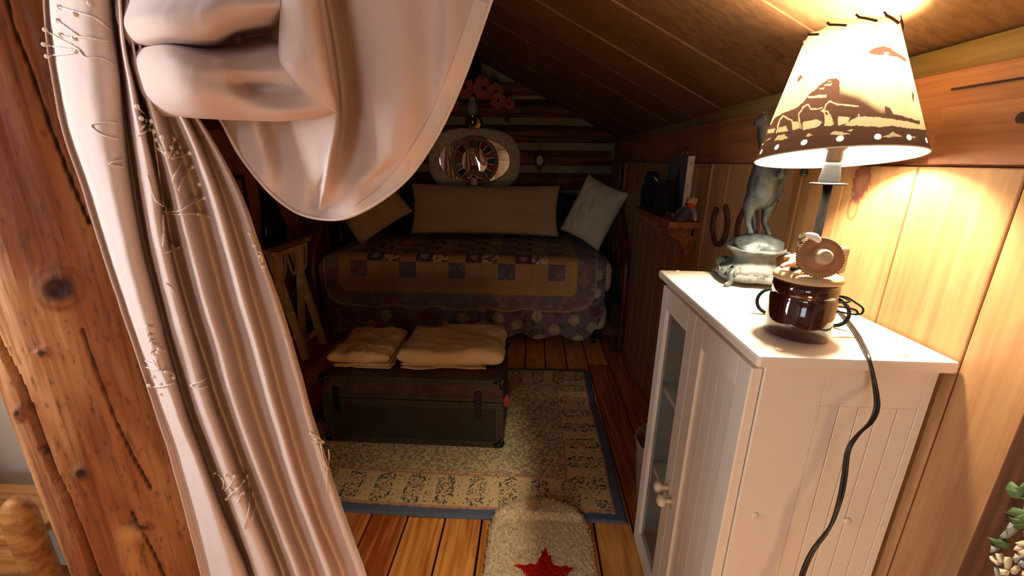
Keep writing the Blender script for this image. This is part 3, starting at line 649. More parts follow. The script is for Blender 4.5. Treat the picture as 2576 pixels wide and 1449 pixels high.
motif([[(548, 1192), (562, 1210), (560, 1230)], [(590, 1199), (580, 1220), (565, 1235)], [(612, 1210), (600, 1228), (580, 1240)], [(622, 1196), (625, 1230), (628, 1262), (622, 1300), (612, 1330)], [(570, 1255), (585, 1240), (600, 1235)], [(600, 1262), (605, 1245), (612, 1235)], [(635, 1235), (640, 1270), (634, 1310)]],
      [(540, 1190), (568, 1196), (590, 1199), (622, 1196), (612, 1210), (580, 1233), (598, 1230), (570, 1255), (600, 1262), (612, 1240)])
motif([[(628, 588), (634, 605), (642, 622)], [(640, 620), (648, 640), (655, 665)], [(648, 632), (658, 640), (660, 660)], [(716, 845), (722, 858), (726, 872)]], [(628, 588), (640, 618), (655, 645), (662, 672)])
motif([[(780, 1088), (800, 1100), (812, 1112)], [(782, 1110), (798, 1112), (808, 1112)], [(806, 1112), (812, 1150), (822, 1180), (822, 1240)], [(800, 1120), (808, 1150), (820, 1176)], [(826, 1130), (828, 1155), (824, 1180)]], [(782, 1090), (795, 1105), (812, 1112)])

# ================================================================== white cabinet
CT = .925
cb = thing('cabinet', (.50, .85, 0), 'white painted two-door cabinet with beadboard panels against the pine wall', 'cabinet')
X0, X1, Y0, Y1 = .372, .632, .615, 1.092
G().box((.345, .593, CT-.020), (.636, 1.117, CT), .005).out('top', 'white', cb)
sp_ = G().box((X0, Y0, .0), (X0+.096, Y0+.018, CT-.02), .001).box((X1-.014, Y0, 0), (X1, Y0+.018, CT-.02), .001).box((X0+.096, Y0, .832), (X1-.014, Y0+.018, CT-.02), .001).box((X0+.096, Y0, .05), (X1-.014, Y0+.018, .10), .001)
near = sp_.out('side_panel', 'white', cb)
w = (X1-.014-X0-.096)/5
for k in range(5):
    G().box((X0+.096+k*w+.0005, Y0+.0006, .10), (X0+.096+(k+1)*w-.0005, Y0+.014, .832), .0012).out('beadboard', 'white', near)
G().box((X0, Y1-.018, 0), (X1, Y1, CT-.02), .0015).out('side_panel', 'white', cb)
G().box((X1-.008, Y0+.018, .05), (X1, Y1-.018, CT-.02)).out('back_panel', 'white', cb)
for z in (.06, .34, .60): G().box((X0+.004, Y0+.018, z), (X1-.008, Y1-.018, z+.015), .001).out('shelf', 'white', cb)
G().box((X0, Y0+.018, .88), (X0+.016, Y1-.018, CT-.02), .001).out('front_rail', 'white', cb)
def door(ya, yb, glass):
    za, zb, t, st = .055, .892, .018, .042
    xa = X0-t-.001; xb = X0-.001
    g = G().box((xa, ya, za), (xb, ya+st, zb), .002).box((xa, yb-st, za), (xb, yb, zb), .002).box((xa, ya+st, zb-.055), (xb, yb-st, zb), .002).box((xa, ya+st, za), (xb, yb-st, za+.06), .002)
    d = g.out('door', 'white', cb)
    if glass:
        G().box((xa+.008, ya+st, za+.06), (xa+.011, yb-st, zb-.055)).out('pane', 'glass', d)
        for a in (ya+st, yb-st-.005): G().box((xa+.001, a, za+.06), (xa+.009, a+.005, zb-.055), .001).out('glazing_bead', 'white', d)
    else:
        n = 4; w = (yb-ya-2*st)/n
        for k in range(n): G().box((xa+.007, ya+st+k*w+.0006, za+.06), (xb-.002, ya+st+(k+1)*w-.0006, zb-.055), .0016).out('beadboard', 'white', d)
    return d
d_near = door(Y0+.004, .851, False); d_far = door(.855, Y1-.004, True)
for (d, y, z) in ((d_near, .842, .425), (d_far, .872, .437)):
    G().lathe([(.006, 0), (.0055, .008), (.006, .014), (.0125, .019), (.0145, .025), (.0125, .031), (.007, .0345)], (X0-.019, y, z), 20, axis=(-1, 0, 0)).out('knob', 'whiteplug', d, True)
for (x, y) in [(1960, 879), (2273, 890), (1705, 682)]:
    q = P(x, y, Z=CT+.001); G().lathe([(.0065, 0), (.006, .0018), (.003, .003)], (q.x, q.y, CT), 16).out('plug', 'whiteplug', cb, True)
for (x, y) in [(1900, 1297), (2132, 1311)]:
    q = P(x, y, Y=Y0-.001); G().lathe([(.0065, 0), (.006, .0018), (.003, .0028)], (q.x, Y0, q.z), 16, axis=(0, -1, 0)).out('plug', 'whiteplug', cb, True)
# things behind the glass
bk = G().box((.45, .90, .6155), (.60, .93, .81), .004).out('red_block', mat('dull_red', col=srgb(128, 34, 22), rough=.5, var=.2)); tag(bk, 'red block standing in for a reflection, on the upper shelf behind the cabinet glass', 'block')  # solid block added in place of a reddish reflection in the pane

# ================================================================== table lamp
LX, LY = .503, .765
lm = thing('table_lamp', (LX, LY, CT), 'lit table lamp with a western silhouette shade and black iron scroll base', 'lamp')
G().lathe([(.0, 0.012), (.022, .012), (.020, .020), (.009, .026), (.007, .034), (.0, .034)], (LX, LY, CT), 20, cap=False).out('hub', 'iron', lm, True)
def scroll(ang, R_=.088):
    u = Vector((math.cos(ang), math.sin(ang), 0)); pts = []
    for t in np.linspace(0, 1, 10): pts.append(Vector((LX, LY, CT+.018))+u*(R_*.55*t)+Vector((0, 0, -.0145*t)))
    c = Vector((LX, LY, CT+.0275))+u*(R_*.55)
    for a in np.linspace(-PI/2, PI*.98, 26): rr = .0245-.006*max(0, (a-PI*.35))/PI; pts.append(c+u*(rr*math.cos(a))*1.0+Vector((0, 0, rr*math.sin(a))))
    pts.append(pts[-1]+Vector((0, 0, -.011))+u*.004)
    g = G(); g.tube(pts, .0031, 8); o = g.out('scroll_foot', 'iron', lm, True)
scroll(math.radians(163)); scroll(math.radians(-52)); scroll(math.radians(55))
ztp = 1.168
G().tube([(LX, LY, CT+.02), (LX, LY, ztp)], .0068, 14).out('pole', 'iron', lm, True)
G().lathe([(.0, 0), (.027, .001), (.0275, .003), (.010, .005), (.0, .005)], (LX, LY, ztp-.001), 28, cap=False).out('drip_pan', 'pewter', lm, True)
G().lathe([(.0155, .004), (.0155, .008), (.0125, .030), (.0125, .036), (.0, .036)], (LX, LY, ztp), 24, cap=False).out('candle_sleeve', 'pewter', lm, True)
G().lathe([(.008, .0), (.0115, .004), (.0115, .02), (.0155, .024), (.017, .03), (.015, .036), (.011, .04), (.011, .082), (.009, .086)], (LX, LY, ztp+.034), 24).out('socket', 'bronze', lm, True)
bulb = mat('bulb', col=(1, 1, 1), emit=((1.0, .85, .64), BULB))
G().lathe([(.008, 0), (.012, .012), (.024, .034), (.028, .05), (.024, .067), (.012, .078), (.001, .081)], (LX, LY, ztp+.118), 20).out('bulb', bulb, lm, True)
# shade: parchment cone with a burnt-in print, tipped a little toward the viewer
SB, ST, RB, RT = 1.2105, 1.405, .116, .060
tilt = Matrix.Translation((LX, LY, SB))@Matrix.Rotation(math.radians(-8.5), 4, 'X')@Matrix.Translation((-LX, -LY, -SB))
nu, nv = 960, 250
th = np.linspace(0, 2*PI, nu, endpoint=False)[None, :].repeat(nv, 0); hh = np.linspace(0, 1, nv)[:, None].repeat(nu, 1)
rr = RB+(RT-RB)*hh; top = ST-.0035*(1-np.cos(th*10))*.5*np.clip((hh-.9)*10, 0, 1)
A = np.stack([LX+rr*np.cos(th), LY+rr*np.sin(th), SB+(top-SB)*hh], -1)
TM = np.array(tilt); A = A@TM[:3, :3].T+TM[:3, 3]
pp = proj(A); fr = (np.cos(th)*(0-LX)+np.sin(th)*(0-LY)) > .02
ZX = (pp[..., 0]-1840)*3.623; ZY = (pp[..., 1]-50)*3.623
# wobble the edges so the print looks hand cut
wx = 7*(fbm(ZX/26, ZY/26, 4, 2)-.5)*2; wy = 7*(fbm(ZX/26, ZY/26, 9, 2)-.5)*2; QX = ZX+wx; QY = ZY+wy
brown = np.zeros(th.shape)
mount = [(400, 890), (470, 850), (600, 800), (650, 750), (700, 690), (760, 640), (800, 600), (880, 540), (960, 530), (1000, 570), (1040, 610), (1150, 640), (1250, 690), (1300, 730), (1390, 780), (1440, 800), (1470, 850), (1600, 890), (1720, 920), (1720, 955), (1450, 905), (1300, 885), (1150, 880), (1000, 980), (600, 1010), (330, 1040), (300, 1030)]
soft = np.clip(polydist(QX, QY, [(1000, 570), (1040, 610), (1150, 640), (1250, 690), (1300, 730), (1390, 780)])/85, 0, 1); soft = np.where((QX > 985) & (QX < 1400), soft, 1.0)
brown = np.maximum(brown, inpoly(QX, QY, mount)*soft)
gx = [100, 330, 420, 640, 850, 1000, 1150, 1350, 1480, 1600, 1740, 1900]; gy = [1090, 1040, 1030, 1000, 970, 960, 965, 975, 965, 990, 1000, 1010]
brown = np.maximum(brown, (QY > np.interp(QX, gx, gy))*1.0)
for poly in [[(1240, 300), (1290, 258), (1380, 238), (1450, 258), (1510, 300), (1590, 350), (1610, 402), (1540, 350), (1430, 322), (1300, 316)], [(588, 566), (625, 500), (650, 520), (620, 560)], [(1640, 640), (1665, 690), (1655, 760)]]:
    brown = np.maximum(brown, inpoly(QX, QY, poly)*1.0)
# horses in front of the hill
for bx, by, a, b in [(985, 840, 120, 58), (745, 865, 110, 55), (500, 930, 58, 36)]: brown = np.maximum(brown, (np.hypot((QX-bx)/a, (QY-by)/b) < 1)*1.0)
cream = np.zeros(th.shape)
for poly in [[(655, 930), (780, 908), (830, 930), (790, 975), (740, 990), (650, 1000)], [(970, 880), (1085, 885), (1060, 940), (970, 962)], [(860, 868), (900, 868), (922, 960), (850, 966)], [(430, 982), (500, 968), (512, 1012), (420, 1026)], [(560, 930), (610, 925), (625, 990), (555, 1005)],
             [(1150, 882), (1300, 886), (1600, 922), (1720, 955), (1720, 985), (1600, 962), (1480, 952), (1350, 978), (1180, 962), (1080, 955)], [(330, 1000), (400, 985), (390, 1030), (330, 1035)],
             [(388, 1104), (420, 1062), (440, 1045), (462, 1052), (480, 1040), (522, 1082)], [(668, 1066), (710, 1032), (722, 1045), (746, 1054)], [(900, 1042), (945, 1008), (1000, 1022), (1092, 1040), (1000, 1052)], [(1050, 1002), (1112, 998), (1080, 1014)], [(1368, 1072), (1440, 1040), (1480, 1018), (1500, 1040), (1564, 1060)], [(1630, 1060), (1680, 1070), (1660, 1082)],
             [(690, 702), (870, 678), (862, 704), (700, 716)], [(790, 632), (850, 608), (842, 628)], [(832, 594), (922, 578), (902, 602)], [(870, 560), (920, 552), (900, 566)], [(300, 1100), (380, 1065), (340, 1095)], [(262, 1140), (300, 1120), (290, 1145)], [(1390, 295), (1430, 290), (1440, 306), (1400, 312)]]:
    cream = np.maximum(cream, inpoly(QX, QY, poly)*1.0)
for pl in [[(965, 770), (900, 742), (860, 770), (850, 808), (820, 830), (878, 834), (905, 880), (930, 950)], [(965, 772), (1060, 775), (1150, 790)], [(830, 800), (725, 816), (700, 772), (650, 795), (640, 828), (612, 860), (620, 925), (636, 992)], [(560, 960), (552, 912), (505, 896), (472, 878), (440, 912), (426, 955), (410, 1030)], [(840, 830), (860, 900), (850, 960)], [(1160, 860), (1162, 905), (1120, 960)], [(660, 1000), (650, 950)]]:
    cream = np.maximum(cream, (polydist(QX, QY, pl) < 5.5)*1.0)
mask = np.where(fr, brown*(1-cream), (hh < .22+.05*np.sin(th*7)+.10*np.clip(np.sin(th*3), 0, 1))*1.0)
hole = np.zeros(th.shape)
for k in range(16):
    a = math.atan2(-LY, -LX)+.03+2*PI*k/16; dd = np.hypot(((th-a+PI) % (2*PI)-PI)*rr, (hh-.062)*.205); hole = np.maximum(hole, np.clip((.0045-dd)/.0012, 0, 1))
patchy = fbm(th*6, hh*8, 21, 4)
c = np.zeros(th.shape+(3,))+np.array((.037, .029, .016)); c = lerpc(c, (.028, .0205, .009), np.clip((.5-patchy)*3, 0, 1)*.5); c = lerpc(c, (.028, .014, .005), np.clip((hh-.93)*14, 0, 1)*.8)
c = lerpc(c, (.0062, .0029, .0018), mask); c = lerpc(c, (.35, .35, .35), hole)
def shade_mat():
    m = bpy.data.materials.new('parchment_shade'); m.use_nodes = True; N = m.node_tree.nodes; L = m.node_tree.links; N.remove(N['Principled BSDF'])
    at = N.new('ShaderNodeAttribute'); at.attribute_name = 'Col'
    d = N.new('ShaderNodeBsdfDiffuse'); t = N.new('ShaderNodeBsdfTranslucent'); mx = N.new('ShaderNodeMixShader'); mx.inputs[0].default_value = .42
    for s in (d, t): L.new(at.outputs['Color'], s.inputs['Color'])
    L.new(d.outputs[0], mx.inputs[1]); L.new(t.outputs[0], mx.inputs[2])
    wd = N.new('ShaderNodeBsdfDiffuse'); wd.inputs[0].default_value = (.86, .84, .80, 1); wt = N.new('ShaderNodeBsdfTranslucent'); L.new(at.outputs['Color'], wt.inputs['Color'])
    m2 = N.new('ShaderNodeMixShader'); m2.inputs[0].default_value = .30; L.new(wd.outputs[0], m2.inputs[1]); L.new(wt.outputs[0], m2.inputs[2])
    ge = N.new('ShaderNodeNewGeometry'); m3 = N.new('ShaderNodeMixShader'); L.new(ge.outputs['Backfacing'], m3.inputs[0]); L.new(mx.outputs[0], m3.inputs[1]); L.new(m2.outputs[0], m3.inputs[2])
    L.new(m3.outputs[0], N['Material Output'].inputs['Surface']); return m
M['shade'] = shade_mat()
shd = grid_obj('shade', A, c, 'shade', lm, closed_u=True)
G().tube([tilt@Vector((LX+RB*math.cos(a), LY+RB*math.sin(a), SB)) for a in np.linspace(0, 2*PI, 65)], .0012, 6, cap=False).out('rim', 'cream', shd, True)
for k in range(11):
    a = 2*PI*k/11+.2; pts = []
    for t in np.linspace(0, 1, 7):
        aa = a+.42*t; h = 1-.055*t if t < .9 else .945; r_ = RB+(RT-RB)*h+.0016
        pts.append(tilt@Vector((LX+r_*math.cos(aa), LY+r_*math.sin(aa), SB+(ST-SB)*h+(.003 if t < .15 else 0))))
    G().tube(pts, .0018, 6).out('lacing', 'shadebrown', shd, True)
# spider that holds the shade on the socket
g = G()
for k in range(3):
    a = k*2*PI/3+.4; g.tube([(LX, LY, ST-.028), tilt@Vector((LX+(RT+.004)*math.cos(a), LY+(RT+.004)*math.sin(a), ST-.022))], .0012, 6)
g.tube([(LX+.03, LY, ztp+.062), (LX+.040, LY, ztp+.15), (LX+.025, LY, ST-.032), (LX, LY, ST-.026)], .0012, 6).tube([(LX-.03, LY, ztp+.062), (LX-.040, LY, ztp+.15), (LX-.025, LY, ST-.032), (LX, LY, ST-.026)], .0012, 6).tube([(LX-.03, LY, ztp+.062), (LX+.03, LY, ztp+.062)], .0015, 6)
g.out('harp', 'brass', lm, True)
# cord: over the front edge of the cabinet and down its side
cp_ = [P(x, y, Z=CT+.0035) for x, y in [(2080, 775), (2112, 785), (2150, 832), (2172, 872)]]+[P(2187, 904, Y=.5905)]+[P(x, y, Y=.586-.008*k) for k, (x, y) in enumerate([(2200, 965), (2206, 1020), (2192, 1060), (2160, 1092), (2134, 1132), (2124, 1200), (2112, 1260)])]+[P(x, y, Y=.535) for x, y in [(2088, 1325), (2045, 1385), (2020, 1440), (2005, 1500)]]
cp_ = [Vector((LX+.02, LY-.005, CT+.008))]+cp_+[Vector((cp_[-1].x-.03, .50, cp_[-1].z-.20)), Vector((cp_[-1].x-.02, .44, .06)), Vector((cp_[-1].x+.03, .36, .006)), Vector((cp_[-1].x+.12, .22, .006))]
cs_ = [Vector(p) for p in spline(cp_, 14)]
for s in (1, -1):
    q = []
    for i, p in enumerate(cs_):
        a = i*.055+.6; q.append(p+Vector((math.cos(a), .35*math.sin(a), .25*math.sin(a)))*.0021*s)
    G().tube(q, .0023, 8).out('cord', 'blackplastic', lm, True)

# ================================================================== brown crock with a pale lid
KX, KY, KR = .452, .688, .0475
kr = thing('crock', (KX, KY, CT), 'glossy brown glazed crock with pale lid and wire bail on the cabinet', 'jar')
HZ = P(2030, 703, Y=KY).z-CT
G().lathe([(.0, .001), (KR-.004, .001), (KR, .005), (KR+.0005, .03), (KR, HZ-.028), (KR-.003, HZ-.024), (KR-.001, HZ-.021), (KR, HZ-.012), (KR-.001, HZ-.003), (KR-.006, HZ)], (KX, KY, CT), 64, cap=False).out('body', 'glaze', kr, True)
lid = G().lathe([(KR-.006, -.001), (KR+.0005, .001), (KR+.0015, .006), (KR-.002, .012), (KR-.008, .0135), (.0, .0135)], (KX, KY, CT+HZ), 48, cap=False, mod=lambda a, h: 1+.012*math.sin(5*a)).out('lid', 'lidwood', kr, True)
def wire(pts, r=.0016): G().tube([Vector(q) for q in spline(pts, 6)], r, 6).out('wire_bail', 'iron', kr, True)
wire([P(2078, 752, Y=KY-.02), P(2090, 760, Y=KY-.012), P(2115, 761, Y=KY-.01), P(2138, 758, Y=KY-.008), P(2120, 748, Y=KY), P(2104, 745, Y=KY), P(2128, 747, Y=KY), P(2150, 760, Y=KY), P(2170, 775, Y=KY), P(2168, 788, Y=KY), P(2150, 791, Y=KY), P(2125, 787, Y=KY), P(2100, 782, Y=KY-.005)])
wire([P(2096, 770, Y=KY-.005), P(2130, 774, Y=KY), P(2152, 780, Y=KY), P(2158, 788, Y=KY)])
wire([P(2096, 742, Y=KY+.01), P(2112, 752, Y=KY), P(2120, 757, Y=KY)])
LZ = CT+HZ+.0135
# figurine with sombrero, seated on the lid
fg = thing('siesta_figurine', (KX+.006, KY-.002, LZ), 'small resting figurine with a wide tan sombrero and black patterned blanket, on the crock lid', 'figurine')
hc = P(2062, 648, Y=KY-.03); ax = Vector((-.30, -.88, .36)).normalized()
hu = ax.orthogonal().normalized()
brim = G().lathe([(.0, -.004), (.022, -.004), (.0305, -.001), (.0315, .001), (.0305, .003), (.0225, .0005), (.0145, -.0005), (.0135, .0015), (.0, .0015)], hc, 44, axis=ax, cap=False)
br = brim.out('sombrero_brim', 'straw', fg, True)
hcr = hc+Vector((.005, 0, .0))
G().lathe([(.0125, 0), (.0125, .004), (.0105, .010), (.0075, .0125), (.0045, .0118), (.0, .0112)], hcr+ax*.0005, 28, axis=ax, cap=False).out('sombrero_crown', 'hatcrown', fg, True)
st = G(); w_ = ax.cross(hu)
for k in range(48):
    a = 2*PI*k/48; p = hc+(hu*math.cos(a)+w_*math.sin(a))*.0312+ax*.0012; st.ball(p, .00125, 6, 4)
so = st.out('brim_stitching', 'blackplastic', br, True); so['kind'] = 'stuff'
# blanket draped body
by0, by1 = LZ, P(2035, 592, Y=KY-.01).z
bc = P(2038, 640, Y=KY-.005)
A = []
for t in np.linspace(0, 1, 14):
    z = by0+(by1-by0)*t; s = .019-.006*t+.002*math.sin(t*9)
    A.append([(bc.x+s*math.cos(a)*(1+.12*math.sin(4*a)), bc.y+.012+s*.8*math.sin(a)*(1+.1*math.cos(3*a)), z) for a in np.linspace(0, 2*PI, 28, endpoint=False)])
A = np.array(A); aa = np.arange(28)[None, :].repeat(14, 0); tt = np.arange(14)[:, None].repeat(28, 1)
pat = (vnoise(aa*1.1, tt*1.3, 3) > .52)*1.0; c = lerpc(np.zeros((14, 28, 3))+np.array(srgb(28, 24, 20)), srgb(206, 190, 150), pat)
M['fcloth'] = vcol('patterned_blanket', rough=.5)
grid_obj('blanket', A, c, 'fcloth', fg, closed_u=True)
q = P(2048, 598, Y=KY-.018); organic('white_collar', [([q+Vector((-.009, .002, .004)), q+Vector((-.002, -.002, .002)), q+Vector((.006, -.003, -.004))], [.004, .006, .004])], mat('white_glaze', col=srgb(222, 220, 216), rough=.4, var=.05), fg, .0014, 3)
q = P(2102, 652, Y=KY+.0); G().box((q.x-.002, q.y-.012, LZ), (q.x+.012, q.y+.012, LZ+.042), .004).out('back_rest', 'lidwood', fg)
q = P(2012, 686, Y=KY-.02); organic('shoe', [([q+Vector((-.009, -.004, -.001)), q+Vector((0, 0, .001)), q+Vector((.01, .004, .002))], [.0035, .0045, .005])], 'hatcrown', fg, .0012, 3)
# little pink figure lying at the lid's edge
pf_ = P(1995, 660, Y=KY-.005)
pk = thing('pink_figurine', (pf_.x, pf_.y, LZ), 'tiny pink figurine lying at the left edge of the crock lid', 'figurine')
pa = P(1970, 668, Y=KY-.02); pb = P(1990, 662, Y=KY-.012); pc = P(2003, 648, Y=KY); pd = P(2012, 655, Y=KY+.004)
for q in (pa, pb, pc, pd): q.z = max(q.z, LZ+.005)
organic('body', [([pa, pb, pc, pd], [.0035, .0055, .0085, .008]), ([pa, pa+Vector((-.004, -.004, -.001))], [.0035, .003])], 'pink', pk, .0012, 3)
q = P(1978, 648, Y=KY+.004); q.z = max(q.z, LZ+.007)
organic('head', [([q, q+Vector((.008, .002, .001))], [.0042, .0048])], 'hatcrown', pk, .0012, 3)
G().ball(q+Vector((.006, .006, .004)), (.0055, .004, .0035), 10, 8).out('hair', 'blackfur', pk, True)

# ================================================================== verdigris horse statue
SX, SY = .537, 1.022
sg = lambda zx, zy, y=SY: P(1740+zx/3.085, 270+zy/3.085, Y=y)
stt = thing('horse_statue', (SX, SY, CT), 'grey verdigris metal rearing horse statue on an ornate footed pedestal', 'statue')
zr = sg(450, 1090).z-CT; zd = sg(450, 985).z-CT
lob = lambda a, h: 1+.10*math.cos(4*(a-.6))*max(0, 1-h/(zr*.8))+.02*math.cos(12*a)*max(0, 1-h/(zr*.8))
ped = G().lathe([(.0, .012), (.072, .012), (.080, .016), (.081, .022), (.077, .27*zr+.006), (.073, .30*zr+.006), (.074, .36*zr), (.062, .46*zr), (.051, .56*zr), (.046, .68*zr), (.046, .78*zr), (.050, .86*zr), (.058, .92*zr), (.0585, .94*zr), (.064, .96*zr), (.0645, zr), (.062, zr+.003), (.059, zr+.004)], (SX, SY, CT), 64, cap=False, mod=lob).out('pedestal', 'patina', stt, True)
dome = [(.059, zr+.004)]+[(.058*math.cos(t), zr+.005+(zd-zr-.004)*math.sin(t)) for t in np.linspace(.1, 1.55, 9)]
G().lathe(dome, (SX, SY, CT), 48, cap=False, mod=lambda a, h: 1+.05*math.sin(5*a+h*160)+.03*math.sin(11*a-h*240)).out('rocky_dome', 'patina_dark', stt, True)
for k in range(4):
    a = .6+k*PI/2; u = Vector((math.cos(a), math.sin(a), 0)); c0 = Vector((SX, SY, CT))
    ft = organic('scroll_leg', [([c0+u*.056+Vector((0, 0, .50*zr)), c0+u*.078+Vector((0, 0, .40*zr)), c0+u*.082+Vector((0, 0, .020)), c0+u*.086+Vector((0, 0, .0075)), c0+u*.098+Vector((0, 0, .0065))], [.007, .009, .008, .006, .0058])], 'patina', stt, .002, 3)
    for s in (-1, 1):
        v = Vector((-u.y, u.x, 0))*s; G().lathe([(.0125, 0), (.014, .002), (.012, .004), (.0085, .0025), (.007, .0045), (.004, .006), (.0, .006)], c0+u*.075+Vector((0, 0, .42*zr))+v*.0075, 20, axis=v, cap=False).out('volute', 'patina', ft, True)
for k in range(12):
    a = .6+PI/4*(k % 4)*2+(PI/4) + (k//4-1)*.30; u = Vector((math.cos(a), math.sin(a), 0))
    G().lathe([(.0, .003), (.004, .004), (.006, .0025), (.0085, .003), (.0095, 0)], Vector((SX, SY, CT+.018+.08*zr))+u*(.072 if k//4 == 1 else .071), 12, axis=u, cap=False).out('rosette', 'patina', stt, True)
yb_ = SY+.01
hl = [([sg(455, 972), sg(448, 935), sg(438, 885), sg(448, 810), sg(462, 740), sg(520, 670)], [.0085, .0062, .0075, .0125, .018, .026]),
      ([sg(605, 988, yb_), sg(590, 955, yb_), sg(565, 885, yb_), sg(588, 810, yb_), sg(600, 740, yb_), sg(560, 670, yb_)], [.0085, .0062, .0075, .0125, .018, .026]),
      ([sg(490, 955, SY+.03), sg(488, 900, SY+.03), sg(478, 830, SY+.028), sg(470, 720, SY+.025), sg(490, 650, SY+.02)], [.005, .006, .006, .007, .009]),
      ([sg(540, 690), sg(550, 610), sg(585, 520), sg(615, 440), sg(620, 370)], [.032, .033, .034, .036, .030]),
      ([sg(620, 370), sg(600, 290), sg(575, 210), sg(565, 150)], [.028, .021, .017, .014]),
      ([sg(580, 110), sg(555, 95), sg(525, 110), sg(505, 118)], [.013, .015, .011, .008]),
      ([sg(630, 420, SY-.02), sg(690, 400, SY-.035), sg(712, 455, SY-.04), sg(692, 520, SY-.042)], [.014, .009, .006, .0075]),
      ([sg(650, 400, SY+.015), sg(790, 370, SY+.0), sg(868, 440, SY-.005), sg(872, 502, SY-.006)], [.014, .009, .006, .0075])]
horse = organic('horse', hl, 'patina_dark', stt, .0026, 4, balls=[(sg(692, 526, SY-.042), .0092), (sg(872, 508, SY-.006), .0092)])
for (zx, zy) in ((575, 60), (548, 62)): G().lathe([(.005, 0), (.003, .010), (.0005, .017)], sg(zx, zy+22), 8).out('ear', 'patina_dark', horse, True)
fl2 = G().prism([(640, 470), (700, 470), (775, 505), (752, 560), (720, 600), (705, 690), (690, 735), (660, 700), (650, 640), (665, 560)], (0, 0, 0), (1, 0, 0), (0, 1, 0), (0, 0, 1))
pts = [sg(x, y, SY+.006) for x, y in [(640, 470), (700, 470), (775, 505), (752, 560), (720, 600), (705, 690), (690, 735), (660, 700), (650, 640), (665, 560)]]
n = len(pts); mesh_obj('saddle_cloth', [tuple(p) for p in pts]+[tuple(p+Vector((0, .006, 0))) for p in pts], [tuple(range(n)), tuple(reversed(range(n, 2*n)))]+[(i, n+i, n+(i+1) % n, (i+1) % n) for i in range(n)], 'patina_dark', stt)

# ================================================================== on the right wall
def horseshoe(c, rot, label, r=.062):
    pts = []
    for a in np.linspace(math.radians(-235), math.radians(55), 30):
        k = 1+.18*max(0, math.sin(a)); pts.append((r*.86*math.cos(a)/k*1.05, r*math.sin(a)*1.1))
    g = G(); A = []
    for i, (y, z) in enumerate(pts):
        j0, j1 = max(i-1, 0), min(i+1, len(pts)-1); ty, tz = pts[j1][0]-pts[j0][0], pts[j1][1]-pts[j0][1]; L_ = math.hypot(ty, tz); ny, nz = tz/L_, -ty/L_; ww = .0085
        A.append([(-.0045, y+ny*ww, z+nz*ww), (.0045, y+ny*ww, z+nz*ww), (.0045, y-ny*ww, z-nz*ww), (-.0045, y-ny*ww, z-nz*ww)])
    g.grid(np.array(A), closed_u=True); g.f.append((3, 2, 1, 0)); e = 4*(len(A)-1); g.f.append((e, e+1, e+2, e+3))
    root = thing('horseshoe', c, label, 'horseshoe', 'horseshoes on the pine wall')
    o = g.out('shoe', 'rust', None); o.parent = root; o.rotation_euler = (rot, 0, 0); recalc(o)
    for k in (4, 7, 10, 19, 22, 25):
        y, z = pts[k]; b = G().box((-.0055, y-.0018, z-.0025), (-.0042, y+.0018, z+.0025)).out('nail', 'gap'); b.parent = o
    return root
horseshoe(Vector((WR-.008, 1.455, 1.005)), math.radians(-12), 'rusty horseshoe on the pine wall between the shelf and the horse statue')
horseshoe(Vector((WR-.007, 1.275, 1.02)), math.radians(6), 'rusty horseshoe on the pine wall, mostly hidden behind the horse statue')
SZ = P(1685, 558, X=.515).z; SYN = P(1685, 558, X=.515).y
sh = thing('wall_shelf', (WR-.07, SYN+.27, SZ-.03), 'brown wooden wall shelf on a curved bracket, holding a toy bear', 'shelf')
SYF = SYN+.56
G().box((.515, SYN, SZ-.024), (WR-.009, SYF, SZ), .003).out('board', 'shelf', sh)
for y in (SYN+.06, SYF-.12):
    pr = [(0, 0), (0, -.12), (.012, -.13), (.026, -.118), (.030, -.09), (.05, -.06), (.078, -.045), (.098, -.03), (.105, 0)]
    G().prism(pr, (WR-.009, y, SZ-.0245), (-1, 0, 0), (0, 0, 1), (0, .022, 0)).out('bracket', 'shelf', sh)
G().box((WR-.020, SYN+.06, SZ-.065), (WR-.009, SYF-.10, SZ-.0245), .002).out('back_rail', 'shelf', sh)
# canvas leaning on the wall
ca = P(1733, 392, X=WR-.035); cz1 = ca.z; cy_n = ca.y; cz0 = SZ+.001
A0 = np.zeros((60, 60, 3)); uu = np.linspace(0, 1, 60)[None, :].repeat(60, 0); vv = np.linspace(0, 1, 60)[:, None].repeat(60, 1)
cyf = P(1683, 392, X=WR-.035).y
A0[..., 0] = WR-.0362; A0[..., 1] = cy_n+(cyf-cy_n)*uu; A0[..., 2] = cz0+(cz1-cz0)*vv
c = np.zeros((60, 60, 3))+np.array(srgb(92, 96, 104)); c = lerpc(c, srgb(58, 52, 50), np.clip((.45-vv)*4+(fbm(uu*8, vv*8, 3)-.5), 0, 1))
tree = (np.abs(uu-.38) < (.98-vv)*.26*(0.6+.8*vnoise(uu*3, vv*26, 7)))*(vv < .82)*(vv > .1); c = lerpc(c, srgb(30, 30, 32), tree*.9); c = lerpc(c, srgb(150, 110, 84), np.clip(1-np.hypot((uu-.72)/.08, (vv-.55)/.12), 0, 1))
M['painting'] = vcol('oil_painting', rough=.6)
cv = thing('canvas_painting', (WR-.02, (cy_n+cyf)/2, cz0), 'unframed dark landscape canvas with a stapled pale edge, on the wall shelf', 'painting')
grid_obj('painted_face', A0, c, 'painting', cv)
G().box((WR-.036, cy_n, cz0), (WR-.0095, cyf, cz1), .0015).out('stretched_canvas', 'canvas_edge', cv)
for z in (.12, .5, .88): G().box((WR-.0245, cy_n-.001, cz0+(cz1-cz0)*z-.008), (WR-.0232, cy_n+.001, cz0+(cz1-cz0)*z+.008)).out('staple', 'iron', cv)
